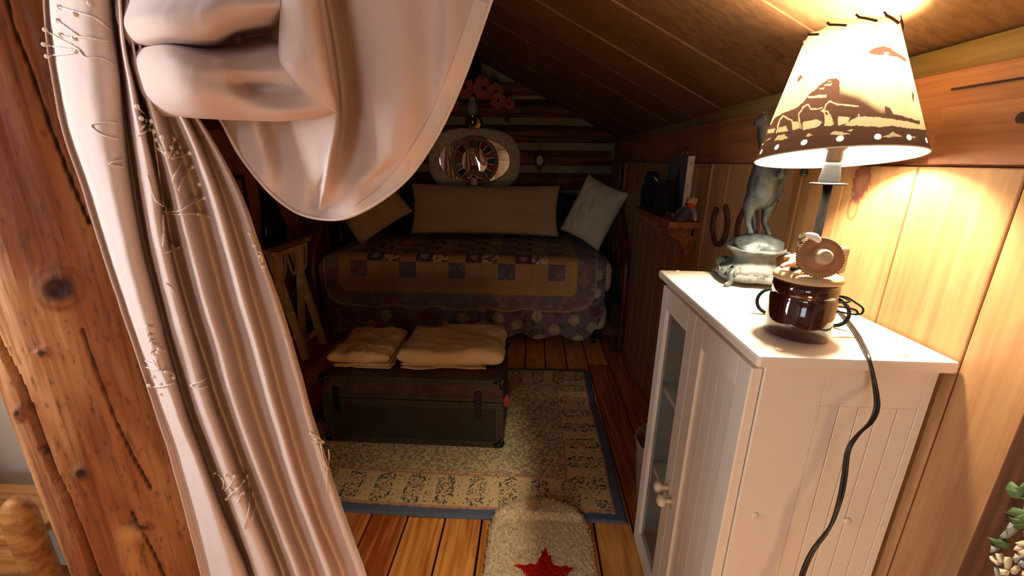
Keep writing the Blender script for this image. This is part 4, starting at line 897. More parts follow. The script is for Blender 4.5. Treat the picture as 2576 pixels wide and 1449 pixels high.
hk = P(1724, 380, X=WR-.012); G().tube([Vector((WR-.012, hk.y+.03*math.cos(a), hk.z-.008+.022*math.sin(a))) for a in np.linspace(-.3, PI+.3, 20)], .0025, 8).out('brass_hook', 'brass', None, True)
bpy.data.objects['brass_hook'].name = 'wall_hook'; tag(bpy.data.objects['wall_hook'], 'small brass wall hook above the dark canvas', 'hook')
# toy bear leaning back at the near end of the shelf
B = lambda x, y, d=.562: P(1590+x/5.365, 370+y/5.365, X=d)
br_ = thing('toy_bear', (.565, SYN+.06, SZ), 'toy bear in grey overalls and a red neckerchief lounging on the wall shelf', 'toy')
def flo(p, r): return Vector((p.x, p.y, max(p.z, SZ+r)))
organic('body', [([flo(B(660, 950), .016), flo(B(720, 900), .02), flo(B(770, 830), .018)], [.017, .021, .016])], 'overall', br_, .0025, 4)
for s, pts in ((0, [(650, 960), (580, 965), (490, 965)]), (1, [(660, 975), (620, 970), (575, 955)])):
    organic('leg', [([flo(B(x, y, .552 if s else .566), .009) for x, y in pts], [.013, .011, .009])], 'overall', br_, .0022, 3)
    organic('foot', [([flo(B(pts[-1][0]-5, pts[-1][1]-5, .552 if s else .566), .009), flo(B(pts[-1][0]-14, pts[-1][1]-30, .552 if s else .566), .009)], [.0095, .008])], 'bearskin', br_, .002, 3)
for s, pts in ((0, [(690, 830), (640, 860), (610, 890)]), (1, [(820, 840), (850, 900), (855, 960)])):
    organic('arm', [([flo(B(x, y, .556), .006) for x, y in pts], [.010, .009, .007])], mat('checked_shirt', col=srgb(110, 96, 92), rough=.9, var=(400, .5)), br_, .002, 3)
    organic('paw', [([flo(B(pts[-1][0], pts[-1][1]+4, .556), .006), flo(B(pts[-1][0]+2, pts[-1][1]+16, .556), .005)], [.0065, .0055])], 'bearskin', br_, .002, 3)
hd = B(815, 740); organic('head', [([hd, B(770, 725)], [.0175, .010])], 'bearskin', br_, .002, 4)
for x, y, dd in ((872, 715, .556), (822, 690, .572)): G().ball(B(x, y, dd), (.004, .0065, .0075), 10, 8).out('ear', 'bearskin', br_, True)
G().ball(B(812, 722, .548), .0016, 8, 6).out('eye', 'blackfur', br_, True)
sc = B(785, 785); organic('neckerchief', [([B(728, 768), B(785, 790, .548), B(845, 805)], [.005, .008, .006])], 'redcloth', br_, .002, 3)
# shaggy dark dolls
def shaggy(name, c, r, h, label, seed, feather=False):
    root = thing(name, (c.x, c.y, SZ), label, 'doll'); rr_ = random.Random(seed)
    organic('body', [([Vector((c.x, c.y, SZ+r*.8)), Vector((c.x, c.y, SZ+h*.55)), Vector((c.x, c.y, SZ+h-r*.6))], [r*.8, r*.75, r*.55])], 'blackfur', root, .004, 4)
    g = G()
    for k in range(420):
        a = rr_.uniform(0, 2*PI); t = rr_.uniform(.25, 1.0); z = SZ+h*t; q = r*(.75 if t < .7 else .55)*(1.0)
        p = Vector((c.x+q*math.cos(a), c.y+q*math.sin(a), z)); L_ = rr_.uniform(.03, .06)
        e = Vector((c.x+(q+.010)*math.cos(a+.1), c.y+(q+.010)*math.sin(a+.1), max(z-L_, SZ+.002)))
        if p.x > WR-.014 or e.x > WR-.014: continue
        g.tube([p, (p+e)/2+Vector((math.cos(a), math.sin(a), 0))*.004, e], [.0016, .0014, .0004], 3, cap=False)
    o = g.out('long_hair', 'blackfur', root); o['kind'] = 'stuff'
    if feather:
        for k in range(6):
            p = Vector((c.x-r*.5, c.y+.02, SZ+h*.9)); G().tube([p, p+Vector((-.012, .008*(k-2.5)*.5, .008+.002*k)), p+Vector((-.02, .012*(k-2.5)*.6, .004+.004*k))], [.0012, .001, .0003], 4).out('feather', 'cream', root)
    return root
d1 = B(520, 700, .575); shaggy("shaggy_doll", Vector((.552, d1.y+.02, 0)), .042, .145, 'shaggy black-haired doll beside the toy bear on the wall shelf', 5, True)
d2 = B(320, 500, .58); shaggy("shaggy_doll", Vector((.56, d2.y+.01, 0)), .040, .175, 'taller shaggy black-haired doll at the back of the wall shelf', 8)
e0 = B(125, 700, .56); ez = SZ
es = thing('brass_stand', (.56, e0.y, ez), 'small two-legged brass stand at the far end of the wall shelf', 'stand')
yf = min(e0.y, SYF-.02)
for dx in (-.018, .018): G().tube([Vector((.56+dx, yf, ez+.003)), Vector((.56+dx*.8, yf+.004, ez+.05)), Vector((.56+dx, yf, ez+.10))], [.004, .003, .004], 8).out('leg', 'brass', es, True)
G().box((.56-.03, yf-.006, ez+.098), (.56-.006, yf+.008, ez+.108), .002).out('plate', 'brass', es); G().box((.56+.006, yf-.006, ez+.098), (.56+.03, yf+.008, ez+.108), .002).out('plate', 'brass', es); G().tube([(.56-.018, yf, ez+.004), (.56+.018, yf, ez+.004)], .003, 8).out('foot_bar', 'brass', es, True)
# far small frame on the wall
wf = thing('wall_frame', (WR-.012, 3.08, 1.08), 'small wooden picture frame on the right wall near the log wall', 'picture')
fy0, fy1, fz0, fz1 = 2.98, 3.16, 1.0, 1.19
g = G()
for lo, hi in (((fy0, fz0), (fy0+.02, fz1)), ((fy1-.02, fz0), (fy1, fz1)), ((fy0+.02, fz0), (fy1-.02, fz0+.02)), ((fy0+.02, fz1-.02), (fy1-.02, fz1))): G().box((WR-.024, lo[0], lo[1]), (WR-.0085, hi[0], hi[1]), .002).out('frame_bar', 'shelf', wf)
G().box((WR-.014, fy0+.02, fz0+.02), (WR-.009, fy1-.02, fz1-.02)).out('picture', 'darkpanel', wf)

# carved panel hung on the wall at the right edge
cpn = thing('carved_panel', (WR-.02, .3, .5), 'dark wood panel carved with painted green and white leaves, bottom right corner', 'carving')
G().box((WR-.028, .13, .40), (WR-.001, .486, 1.02), .003).out('board', 'darkpanel', cpn)
CP = lambda x, y: P(2380+x/3.23, 1000+y/3.23, X=WR-.0285)
def leaf(poly, m, h=.006):
    pts = [CP(x, y) for x, y in poly]; n = len(pts); cc = sum(pts, Vector())/n
    V = [tuple(p+Vector((.001, 0, 0))) for p in pts]+[tuple(p+(cc-p)*.12+Vector((-h*.7, 0, 0))) for p in pts]+[tuple(cc+Vector((-h, 0, 0)))]
    Fc = [(i, (i+1) % n, n+(i+1) % n, n+i) for i in range(n)]+[(n+i, n+(i+1) % n, 2*n) for i in range(n)]
    recalc(mesh_obj('carved_leaf', V, Fc, m, cpn))
for poly, m in [([(570, 735), (605, 745), (640, 700), (720, 640), (760, 700), (700, 780), (620, 790)], 'leafgreen'), ([(470, 925), (510, 940), (560, 890), (620, 900), (690, 940), (660, 975), (560, 965)], 'leafgreen'), ([(520, 960), (560, 975), (660, 985), (700, 1010), (640, 1040), (570, 1030)], 'leafgreen'), ([(540, 1010), (585, 1040), (580, 1090), (535, 1125), (515, 1060)], 'leafgrey'), ([(455, 1130), (515, 1070), (525, 1130), (490, 1150)], 'leafgrey'),
                ([(350, 1135), (400, 1150), (460, 1145), (530, 1185), (510, 1235), (440, 1215)], 'leafgreen'), ([(390, 1200), (440, 1225), (420, 1255), (380, 1262)], 'leafgrey'), ([(372, 1285), (410, 1300), (452, 1350), (440, 1368), (380, 1320)], 'leafwhite'), ([(420, 1262), (460, 1265), (478, 1350), (450, 1345)], 'leafwhite'), ([(500, 1290), (540, 1300), (530, 1370), (505, 1400), (492, 1340)], 'leafwhite'), ([(580, 1180), (650, 1160), (680, 1200), (620, 1215)], 'leafwhite'), ([(600, 1250), (660, 1225), (680, 1280), (640, 1300)], 'leafwhite'),
                ([(560, 1300), (600, 1275), (640, 1310), (590, 1350)], 'leafgrey'), ([(545, 1400), (590, 1360), (605, 1400), (560, 1440)], 'leafwhite'), ([(455, 1385), (520, 1410), (500, 1450), (465, 1440)], 'leafwhite'), ([(410, 1370), (440, 1390), (455, 1450), (430, 1480)], 'leafgrey')]:
    leaf(poly, m)
    leaf([(x+270, y-330) for x, y in poly], m); leaf([(1180-x*.9, y+40) for x, y in reversed(poly)], m)

# waste basket behind the cabinet
wbk = thing('waste_basket', (.50, 1.30, 0), 'pale grey waste basket on the floor behind the white cabinet', 'basket')
G().lathe([(.0, .002), (.088, .002), (.092, .008), (.115, .262), (.118, .268), (.114, .270), (.111, .264), (.087, .012), (.0, .012)], (.505, 1.285, 0), 40, cap=False).out('body', 'basket', wbk, True)
G().tube([Vector((.505+.116*math.cos(a), 1.285+.116*math.sin(a), .268)) for a in np.linspace(0, 2*PI, 41)], .004, 8, cap=False).out('rolled_rim', 'basket', wbk, True)

# ================================================================== rugs
def rug_colors(X, Y, x0, x1, y0, y1):
    d = np.minimum(np.minimum(X-x0, x1-X), np.minimum(Y-y0, y1-Y)); n = d+.004*(vnoise(X*90, Y*90, 2)-.5)
    side = (np.minimum(X-x0, x1-X) < np.minimum(Y-y0, y1-Y))
    s = np.where(side, Y, X); r = d-.045
    cream_ = np.array(srgb(216, 188, 136)); c = np.zeros(X.shape+(3,))+cream_
    # paisley border
    per = .118; k = np.floor(s/per); u = s-(k+.5)*per; v = r-.075; flip = np.where(k % 2 == 0, 1, -1)
    v2 = v*flip; rot = .45; uu = u*math.cos(rot)+v2*math.sin(rot); w2 = -u*math.sin(rot)+v2*math.cos(rot)
    bend = uu-.018*np.sin(w2*34); e = np.sqrt((bend/.036)**2+(w2/.068)**2)
    fine = vnoise(X*230, Y*230, 5); fin2 = vnoise(X*260+31, Y*260, 6); pick = vnoise(X*150+7, Y*150, 9)
    on = ((np.abs(e-.95) < .16) & (fine > .52)) | ((e < .85) & (fin2 > .62)) | ((e > 1.25) & (fine > .82))
    ink = np.zeros_like(c)+np.array(srgb(70, 82, 64)); ink = np.where((pick > .62)[..., None], np.array(srgb(66, 70, 100)), ink); ink = np.where((pick < .36)[..., None] & (e < .8)[..., None], np.array(srgb(166, 96, 66)), ink)
    c = np.where(on[..., None], ink, c)
    # field of small leaves
    ph = X*150+2.2*np.sin(Y*30); ph2 = Y*150+2.2*np.sin(X*34); leafy = np.sin(ph+1.5*fbm(X*40, Y*40, 3, 2)*6)*np.sin(ph2+1.5*fbm(X*36+9, Y*36, 8, 2)*6)
    fld = lerpc(np.zeros_like(c)+np.array(srgb(142, 134, 112)), srgb(206, 184, 134), np.clip(leafy*3+.5, 0, 1))
    inner = n > .205; c = np.where(inner[..., None], fld, c)
    pinkl = ((n > .196) & (n < .205)) | ((n > .215) & (n < .219)) | ((n > .036) & (n < .045)); c = np.where(pinkl[..., None], np.array(srgb(186, 132, 100)), c)
    c = np.where((n < .036)[..., None], np.array(srgb(88, 96, 112)), c)
    c = c*(.88+.24*vnoise(X*420, Y*420, 4))[..., None]
    return c
RX0, RX1, RY0, RY1 = -1.02, .365, 1.178, 2.30
nx, ny = 620, 500
gx_, gy_ = np.meshgrid(np.linspace(RX0, RX1, nx), np.linspace(RY0, RY1, ny))
e_ = np.minimum(np.minimum(gx_-RX0, RX1-gx_), np.minimum(gy_-RY0, RY1-gy_))
zr_ = .002+.009*np.clip(e_/.008, 0, 1)**.5+.0016*(vnoise(gx_*300, gy_*300, 2)-.5)*np.clip((e_-.03)*60, 0, 1)+.003*np.clip((e_-.034)*200, 0, 1)
wav = .004*(fbm(gx_*3, gy_*3, 6, 2)-.5)
M['rug'] = vcol('patterned_wool', rough=.95, bump=(900, .5, .002), spec=.05)
rg = grid_obj('area_rug', np.stack([gx_+.003*np.sin(gy_*9), gy_+.006*np.sin(gx_*5)+wav*2, zr_], -1), rug_colors(gx_, gy_, RX0, RX1, RY0, RY1), 'rug'); tag(rg, 'large cream floral area rug with blue-grey edge under the trunk', 'rug')
# small star rug: rounded, shaggy
sx0, sx1, sy1, sy0 = -.128, .237, 1.262, .70; cr_ = .135; scx = (sx0+sx1)/2
nx, ny = 210, 320
gx_, gy_ = np.meshgrid(np.linspace(sx0-.01, sx1+.01, nx), np.linspace(sy0-.01, sy1+.01, ny))
def rsd(X, Y):
    hx = (sx1-sx0)/2; hy = (sy1-sy0)/2; qx = np.abs(X-scx)-hx+cr_*1.25; qy = np.abs(Y-(sy0+sy1)/2)-hy+cr_
    return np.hypot(np.maximum(qx, 0)*.86, np.maximum(qy, 0))+np.minimum(np.maximum(qx, qy), 0)-cr_
sd = rsd(gx_, gy_)+.007*(vnoise(gx_*120, gy_*120, 3)-.5)
sc_ = (.0565, .983); q5 = []
for k in range(10):
    a = PI/2+k*PI/5; r = .098 if k % 2 == 0 else .042; q5.append((scx+.028+r*math.cos(a)*1.08-.012, .968+r*math.sin(a)))
def star_cols(X, Y):
    jx = X+.008*(vnoise(X*160, Y*160, 6)-.5); jy = Y+.008*(vnoise(X*160+5, Y*160, 7)-.5)
    c = np.zeros(X.shape+(3,))+np.array(srgb(222, 200, 160)); tan_ = np.clip(1-np.hypot((jx-.035)/.035, (jy-1.235)/.055), 0, 1)
    c = lerpc(c, srgb(176, 128, 80), np.clip(tan_*3, 0, 1)*.8)
    c = np.where(inpoly(jx, jy, q5)[..., None], np.array(srgb(186, 30, 24)), c); return c*(.82+.36*vnoise(X*260, Y*260, 3))[..., None]
basez = np.where(gy_ > RY0, .0135, .003)
bl = np.clip((gy_-RY0+.012)/.024, 0, 1); basez = .003+(.0125)*bl
hgt = np.clip(-sd/.012, 0, 1)**.5*.014; zst = basez+hgt+.006*(vnoise(gx_*170, gy_*170, 4)-.5)*(hgt > .004)
inside = sd < .0
idx = np.arange(nx*ny).reshape(ny, nx); q4 = np.stack([idx[:-1, :-1], idx[:-1, 1:], idx[1:, 1:], idx[1:, :-1]], -1).reshape(-1, 4); keep = inside.reshape(-1)[q4].all(1); q4 = q4[keep]
used = np.unique(q4); remap = -np.ones(nx*ny, int); remap[used] = np.arange(len(used))
V = np.stack([gx_, gy_, zst], -1).reshape(-1, 3)[used]; cc = star_cols(gx_, gy_).reshape(-1, 3)[used]
M['shag'] = vcol('shag_pile', rough=1.0, bump=(500, .7, .004), spec=.05)
sr = thing('star_rug', (scx, 1.0, .003), 'small cream shag rug with a red star on the floor in front', 'rug')
mesh_obj('backing', V, remap[q4], 'shag', sr, True, cols=cc)
rs = np.random.RandomState(4); N_ = 16000; tx = rs.uniform(sx0, sx1, N_); ty = rs.uniform(.90, sy1, N_); ok = rsd(tx, ty) < -.002; tx, ty = tx[ok], ty[ok]
bl = np.clip((ty-RY0+.012)/.024, 0, 1); tz = .003+.0125*bl+.011; n = len(tx); ang = rs.uniform(0, 2*PI, n); ln = rs.uniform(.008, .014, n); lean = rs.uniform(.1, .9, n)
tipx = tx+np.cos(ang)*ln*lean; tipy = ty+np.sin(ang)*ln*lean; tz = np.where(rsd(tx, ty) > -.01, tz-.004, tz); tip = np.stack([tipx, tipy, tz+ln*.75], -1); w_ = .0018
Vt = []; 
for k in range(3): a = ang+k*2*PI/3; Vt.append(np.stack([tx+np.cos(a)*w_, ty+np.sin(a)*w_, tz-.003], -1))
Vt.append(tip); Vt = np.stack(Vt, 1).reshape(-1, 3); b4 = np.arange(n)[:, None]*4; Ft = np.concatenate([b4+np.array([[0, 1, 3]]), b4+np.array([[1, 2, 3]]), b4+np.array([[2, 0, 3]])])
ct_ = star_cols(tx, ty)*1.05; o = mesh_obj('shag_tufts', Vt, Ft, 'shag', sr, False, cols=np.repeat(ct_, 4, 0)); o['kind'] = 'stuff'

# ================================================================== trunk
TX0, TX1, TY0, TY1, TZ0, TZ1, TS = -.862, -.098, 1.545, 1.925, .0175, .335, .235
tk = thing('trunk', (-.48, 1.735, TZ0), 'old olive and brown metal-bound trunk on the rug before the bed', 'trunk')
body = G().box((TX0, TY0, TZ0), (TX1, TY1, TS-.001), .004).out('body', 'olive', tk)
lid_ = G().box((TX0, TY0, TS+.001), (TX1, TY1, TZ1), .005).out('lid', 'trunklid', tk)
e1 = .0025
def band(par, lo, hi): G().box(lo, hi, .001).out('edge_band', 'oliveband', par)
f0 = TY0-e1
band(body, (TX0-e1, f0, TS-.032), (TX1+e1, TY0+.002, TS-.002)); band(body, (TX0-e1, f0, TZ0), (TX1+e1, TY0+.002, TZ0+.026)); band(body, (TX1-.030, f0-.0004, TZ0+.026), (TX1+e1, TY0+.002, TS-.032)); band(body, (TX0-e1, f0-.0004, TZ0+.026), (TX0+.030, TY0+.002, TS-.032))
band(lid_, (TX0-e1, f0, TZ1-.026), (TX1+e1, TY0+.002, TZ1+e1)); band(lid_, (TX0-e1, f0, TS+.002), (TX1+e1, TY0+.002, TS+.022))
band(lid_, (TX1-.002, TY0+.002, TZ1-.026), (TX1+e1, TY1+e1, TZ1+e1)); band(body, (TX1-.002, TY0+.002, TZ0), (TX1+e1, TY1+e1, TZ0+.026)); band(body, (TX1-.002, TY0+.002, TS-.03), (TX1+e1, TY1+e1, TS-.002)); band(lid_, (TX1-.002, TY0+.002, TS+.002), (TX1+e1, TY1+e1, TS+.02))
band(lid_, (TX0, TY0+.002, TZ1-.001), (TX1, TY0+.026, TZ1+e1))
rv = G()
for k in range(26):
    x = TX0+.04+k*(TX1-TX0-.08)/25
    for z in (TZ1-.013, TS-.017, TZ0+.013): rv.ball((x, f0-.0005, z), (.0032, .0018, .0032), 6, 4)
for k in range(7):
    z = TZ0+.035+k*(TS-.07-TZ0)/6; rv.ball((TX1-.015, f0-.001, z), (.0032, .0018, .0032), 6, 4); rv.ball((TX0+.015, f0-.001, z), (.0032, .0018, .0032), 6, 4)
o = rv.out('rivets', 'blacksteel', tk, True); o['kind'] = 'stuff'
for x, s in ((TX0, 1), (TX1, -1)):
    for z, t, par in ((TZ1, -1, lid_), (TZ0, 1, body)):
        z = z+(.010 if t > 0 else 0); c0 = Vector((x, TY0, z)); g = G().ball(c0+Vector((s*.006, .004, t*.006)), (.016, .013, .016), 14, 10)
        g.tube([c0+Vector((s*.004, -.0035, t*.004)), c0+Vector((s*.035, -.003, t*.006))], [.011, .006], 8).tube([c0+Vector((s*.004, -.0035, t*.004)), c0+Vector((s*.006, -.003, t*.034))], [.011, .006], 8)
        g.out('corner_cap', 'blacksteel', par, True)
    for y in (TY1,):
        for z, t, par in ((TZ1, -1, lid_), (TZ0, 1, body)): G().ball((x+s*.006, y-.004, z+t*.006+(.010 if t > 0 else 0)), (.016, .013, .016), 14, 10).out('corner_cap', 'blacksteel', par, True)
for pxl in (850, 1203):
    x = P(pxl, 1010, Y=TY0).x
    la = G().box((x-.012, TY0-.008, TS-.060), (x+.012, TY0-.002, TS+.034), .002).out('latch', 'blacksteel', tk)
    G().lathe([(.017, 0), (.015, .003), (.006, .004), (.0, .004)], (x, TY0-.003, TS+.036), 14, axis=(0, -1, 0), cap=False).out('latch_plate', 'blacksteel', la); G().box((x-.016, TY0-.012, TS-.010), (x+.016, TY0-.006, TS+.012), .002).out('hasp', 'blacksteel', la); G().lathe([(.015, 0), (.013, .003), (.005, .004), (.0, .004)], (x, TY0-.003, TS-.062), 14, axis=(0, -1, 0), cap=False).out('latch_plate', 'blacksteel', la)
G().tube([(TX1+.003, 1.66, TS-.035), (TX1+.018, 1.68, TS-.05), (TX1+.020, 1.735, TS-.055), (TX1+.018, 1.79, TS-.05), (TX1+.003, 1.81, TS-.035)], .007, 8).out('handle', 'leather', tk, True)
G().prism([(0, 0), (.018, -.004), (.024, .02), (.012, .055), (-.006, .03)], (TX1+.004, 1.575, TS-.035), (.9, .4, 0), (0, 0, 1), (.002, -.002, 0)).out('tag', 'leather', tk)
# folded linens
def folded(name, x0, x1, y0, y1, z0, layers, m, label, seed, tilt_=0.0):
    root = thing(name, ((x0+x1)/2, (y0+y1)/2, z0), label, 'linen', 'folded linens on the trunk')
    z = z0
    for li, (h, ins, dx) in enumerate(layers):
        nu, nv = 54, 54; U, V_ = np.meshgrid(np.linspace(-1, 1, nu), np.linspace(-1, 1, nv))
        def surf(sgn):
            rx = np.sign(U)*(1-(1-np.abs(U))**1.0); ex = np.clip(1-np.abs(U)**10, 0, 1)**.5; ey = np.clip(1-np.abs(V_)**12, 0, 1)**.5
            X = (x0+x1)/2+dx+U*((x1-x0)/2-ins)+.026*(fbm(V_*1.6+seed, U*1+li, seed, 3)-.5); Y = (y0+y1)/2+V_*((y1-y0)/2-ins*.6)+.034*(fbm(U*1.7+seed, V_+li*3, seed+2, 3)-.5)+tilt_*U*.03
            bulk = h*(.5+.5*ex*ey*sgn)
            wr = .026*(fbm(U*2.2+V_*1.2+seed, V_*2.4, seed+li, 3)-.5)*ex*ey*(sgn > 0)*min(1, h/.05)+.003*(fbm(U*11, V_*9, seed+7, 2)-.5)*(sgn > 0)
            return np.stack([X, Y, z+bulk+wr], -1)
        T = surf(1); Bt = surf(-1); g = G(); g.grid(T); g.grid(Bt[:, ::-1]); o = g.out('fold', m, root, True)
        bm = bmesh.new(); bm.from_mesh(o.data); bmesh.ops.remove_doubles(bm, verts=list(bm.verts), dist=.0012); bm.to_mesh(o.data); bm.free(); recalc(o); o.data.polygons.foreach_set('use_smooth', [True]*len(o.data.polygons))
        z += h*.94
folded('folded_sheet', -.842, -.592, 1.60, 1.90, TZ1+.003, [(.012, .0, .012), (.012, .006, .006), (.056, -.004, -.004)], 'sheet', 'smaller folded cream sheet on the trunk, left stack', 3)
folded('folded_towel', -.555, -.115, 1.595, 1.91, TZ1+.003, [(.013, .035, -.03), (.018, .045, -.03), (.072, -.006, .006)], 'sheet', 'larger folded cream towel on the trunk, right stack', 11, .3)

# ================================================================== daybed
BX0, BX1, BY0, BY1, BT = -1.36, .535, 2.64, 3.50, .60
bd = thing('daybed', (-.41, 3.05, 0), 'daybed with red-brown curved arms and a dark steel trundle frame below the mirror', 'bed')
def arm(x, n='end_frame'):
    pts = [(x, 2.60, .004), (x, 2.595, .25), (x, 2.60, .48), (x, 2.64, .62), (x, 2.76, .76), (x, 2.95, .87), (x, 3.20, .94), (x, 3.44, .955), (x, 3.53, .90), (x, 3.535, .5), (x, 3.535, .004)]
    o = G().tube(spline(pts, 8), .022, 12).out(n, 'redtube', bd, True)
    for z in (.30, .55): G().tube([(x, 2.60, z), (x, 3.535, z)], .014, 10).out('cross_tube', 'redtube', o, True)
    for y in (2.85, 3.05, 3.25): G().tube([(x, y, .30), (x, y, .80+.2*(y-2.85))], .008, 8).out('spindle', 'redtube', o, True)
    return o
arm(.602); arm(-1.405)
G().tube([(-1.405, 3.535, .90), (.602, 3.535, .90)], .02, 10).out('back_rail', 'redtube', bd, True); G().tube([(-1.405, 3.535, .40), (.602, 3.535, .40)], .016, 10).out('back_rail', 'redtube', bd, True)
G().box((-1.38, 2.652, .318), (.578, 2.667, .368), .003).out('front_rail', 'blacksteel', bd)
for x in (.565, -1.395): 
    b_ = G().box((x-.012, 2.60, .33), (x+.018, 2.625, .40), .003).out('bracket', 'blacksteel', bd)
    for z in (.35, .38): G().lathe([(.006, 0), (.005, .004), (.0, .005)], (x+.002, 2.60, z), 10, axis=(0, -1, 0), cap=False).out('bolt', 'pewter', b_)
G().box((BX0, BY0+.01, .345), (BX1, BY1, .37), .004).out('slat_deck', 'blacksteel', bd)
ms = G().box((BX0, BY0, .372), (BX1, BY1, BT-.012), .055).out('mattress', 'mattress', None, True); tag(ms, 'cream upper mattress of the daybed under the patchwork quilt', 'mattress'); autosmooth(ms, 60)
tr = thing('trundle', (-.41, 3.0, 0), 'black steel trundle frame with casters under the daybed', 'bed frame')
G().box((-1.30, 2.685, .055), (.50, 2.70, .10), .003).out('front_rail', 'blacksteel', tr); G().box((-1.30, 3.40, .055), (.50, 3.415, .10), .003).out('rear_rail', 'blacksteel', tr)
for x in (-1.30, .485): G().box((x, 2.70, .055), (x+.015, 3.40, .10), .003).out('side_rail', 'blacksteel', tr)
G().box((-1.285, 2.70, .085), (.485, 3.40, .098)).out('deck', 'blacksteel', tr)
for x in (-1.25, .45):
    for y in (2.72, 3.36): G().lathe([(.0, -.012), (.026, -.012), (.028, 0), (.026, .012), (.0, .012)], (x, y, .029), 16, axis=(1, 0, 0), cap=False).out('caster', 'blacksteel', tr, True)
m2 = G().box((-1.29, 2.665, .102), (.525, 3.41, .295), .05).out('mattress', 'mattress', None, True); tag(m2, 'lower cream trundle mattress beneath the daybed', 'mattress'); autosmooth(m2, 60)
# quilt with patchwork, lace and scalloped ruffle
QX0, QX1 = -1.385, .485
nb, na = 420, 560
a_ = np.linspace(QX0, QX1, na)[None, :].repeat(nb, 0); tb = np.linspace(0, 1, nb)[:, None].repeat(na, 1)
scal = lambda x, p, ph=0: np.abs(np.sin((x+ph)*PI/p))
bend_ = .545+.030*scal(a_, .27, .05)-.16*np.clip((a_-.35)/.135, 0, 1)**2-.05*np.clip((-1.30-a_)/.085, 0, 1)**2
bb = -.80+(bend_+.80)*tb
RQ = .065; arc = RQ*PI/2; yf_ = BY0-.006
yy = np.where(bb < 0, yf_+RQ-bb, np.where(bb < arc, yf_+RQ-RQ*np.sin(np.clip(bb, 0, arc)/RQ), yf_)); ztop = BT+.006
zz = np.where(bb < 0, ztop, np.where(bb < arc, ztop-RQ*(1-np.cos(np.clip(bb, 0, arc)/RQ)), ztop-RQ-(bb-arc)))
hang = np.clip((bb-arc)/.4, 0, 1)
yy = yy-.012*hang-.026*hang*(fbm(a_*5.5, bb*.7, 4, 2)-.35)-.018*hang**2*np.sin(a_*23+1.5*np.sin(a_*7))-.05*hang*np.clip((a_-.2)/.3, 0, 1)*.5
endd = np.clip((a_-.44)/.095, 0, 1)**2+np.clip((-1.30-a_)/.085, 0, 1)**2; zz = zz-.05*endd*np.clip(1-hang*2, 0, 1); yy = yy+.03*endd*hang
quil = .005*(fbm(a_*26, bb*26, 6, 2)-.5)+.008*(fbm(a_*7, bb*7, 3, 3)-.5)
zz = zz+quil*(bb < arc*.7); yy = yy-quil*(bb >= arc*.7)
def rrsd(x, y, cx, cy, hx, hy, r):
    qx = np.abs(x-cx)-hx+r; qy = np.abs(y-cy)-hy+r; return np.hypot(np.maximum(qx, 0), np.maximum(qy, 0))+np.minimum(np.maximum(qx, qy), 0)-r
QC = -.46
wob = .018*scal(a_, .30, .0)*(bb > .2)
sd_c = rrsd(a_, bb-wob, QC, -.33, .885, .70, .16)      # cord edge of the inner quilt
sd_l = rrsd(a_, bb, QC-.01, -.42, .775, .70, .05)       # lace outer edge
fl1 = fbm(a_*34, bb*34, 2, 3); fl2_ = vnoise(a_*60, bb*60, 8); fl3 = vnoise(a_*28+4, bb*28, 12)
c = np.zeros(a_.shape+(3,))+np.array(srgb(122, 102, 112))
# ruffle: floral on mauve
cell = .125; ci = np.floor(a_/cell); cj = np.floor(bb/cell+.5*(ci % 2)); ju = a_-(ci+.5+.3*(_h(ci, cj, 2)-.5))*cell; jv = bb-(cj-.5*(ci % 2)+.5+.3*(_h(ci, cj, 3)-.5))*cell
rr_ = np.hypot(ju, jv)+.012*(fl2_-.5); petals = np.sin(np.arctan2(jv, ju)*5+rr_*190+_h(ci, cj, 5)*6)
rose = np.clip((.040-rr_)*140, 0, 1); tone = _h(ci, cj, 7)
rosec = np.where((tone > .45)[..., None], np.array(srgb(206, 180, 150)), np.array(srgb(132, 76, 92))); rosec = rosec*(.62+.16*petals+.4*(fl2_-.3))[..., None]
leafm = ((fl3 > .52) & (rr_ > .036) & (rr_ < .075) & (np.sin(np.arctan2(jv, ju)*4+fl1*9) > -.1)); c = np.where(leafm[..., None], np.array(srgb(86, 88, 66))*(.7+.6*fl2_[..., None]), c); c = c*(1-rose[..., None])+rosec*rose[..., None]
# grey-mauve band inside the cord
bandc = lerpc(np.zeros_like(c)+np.array(srgb(122, 106, 104)), srgb(160, 140, 124), np.clip((fl1-.52)*6, 0, 1)*.6); c = np.where((sd_c < 0)[..., None], bandc, c)
c = np.where((np.abs(sd_c) < .006)[..., None], np.array(srgb(178, 150, 116)), c)
# tan ground and lace
tan2 = np.array(srgb(172, 142, 100))*(.94+.12*fl1)[..., None]; c = np.where((sd_l < -.03)[..., None], tan2, c)
lace = (sd_l < 0) & (sd_l > -.034); lt = np.array(srgb(198, 162, 100))*(.72+.28*np.clip(np.sin(a_*420)*np.sin(bb*420)+np.sin(sd_l*560), 0, 1))[..., None]; c = np.where(lace[..., None], lt, c)
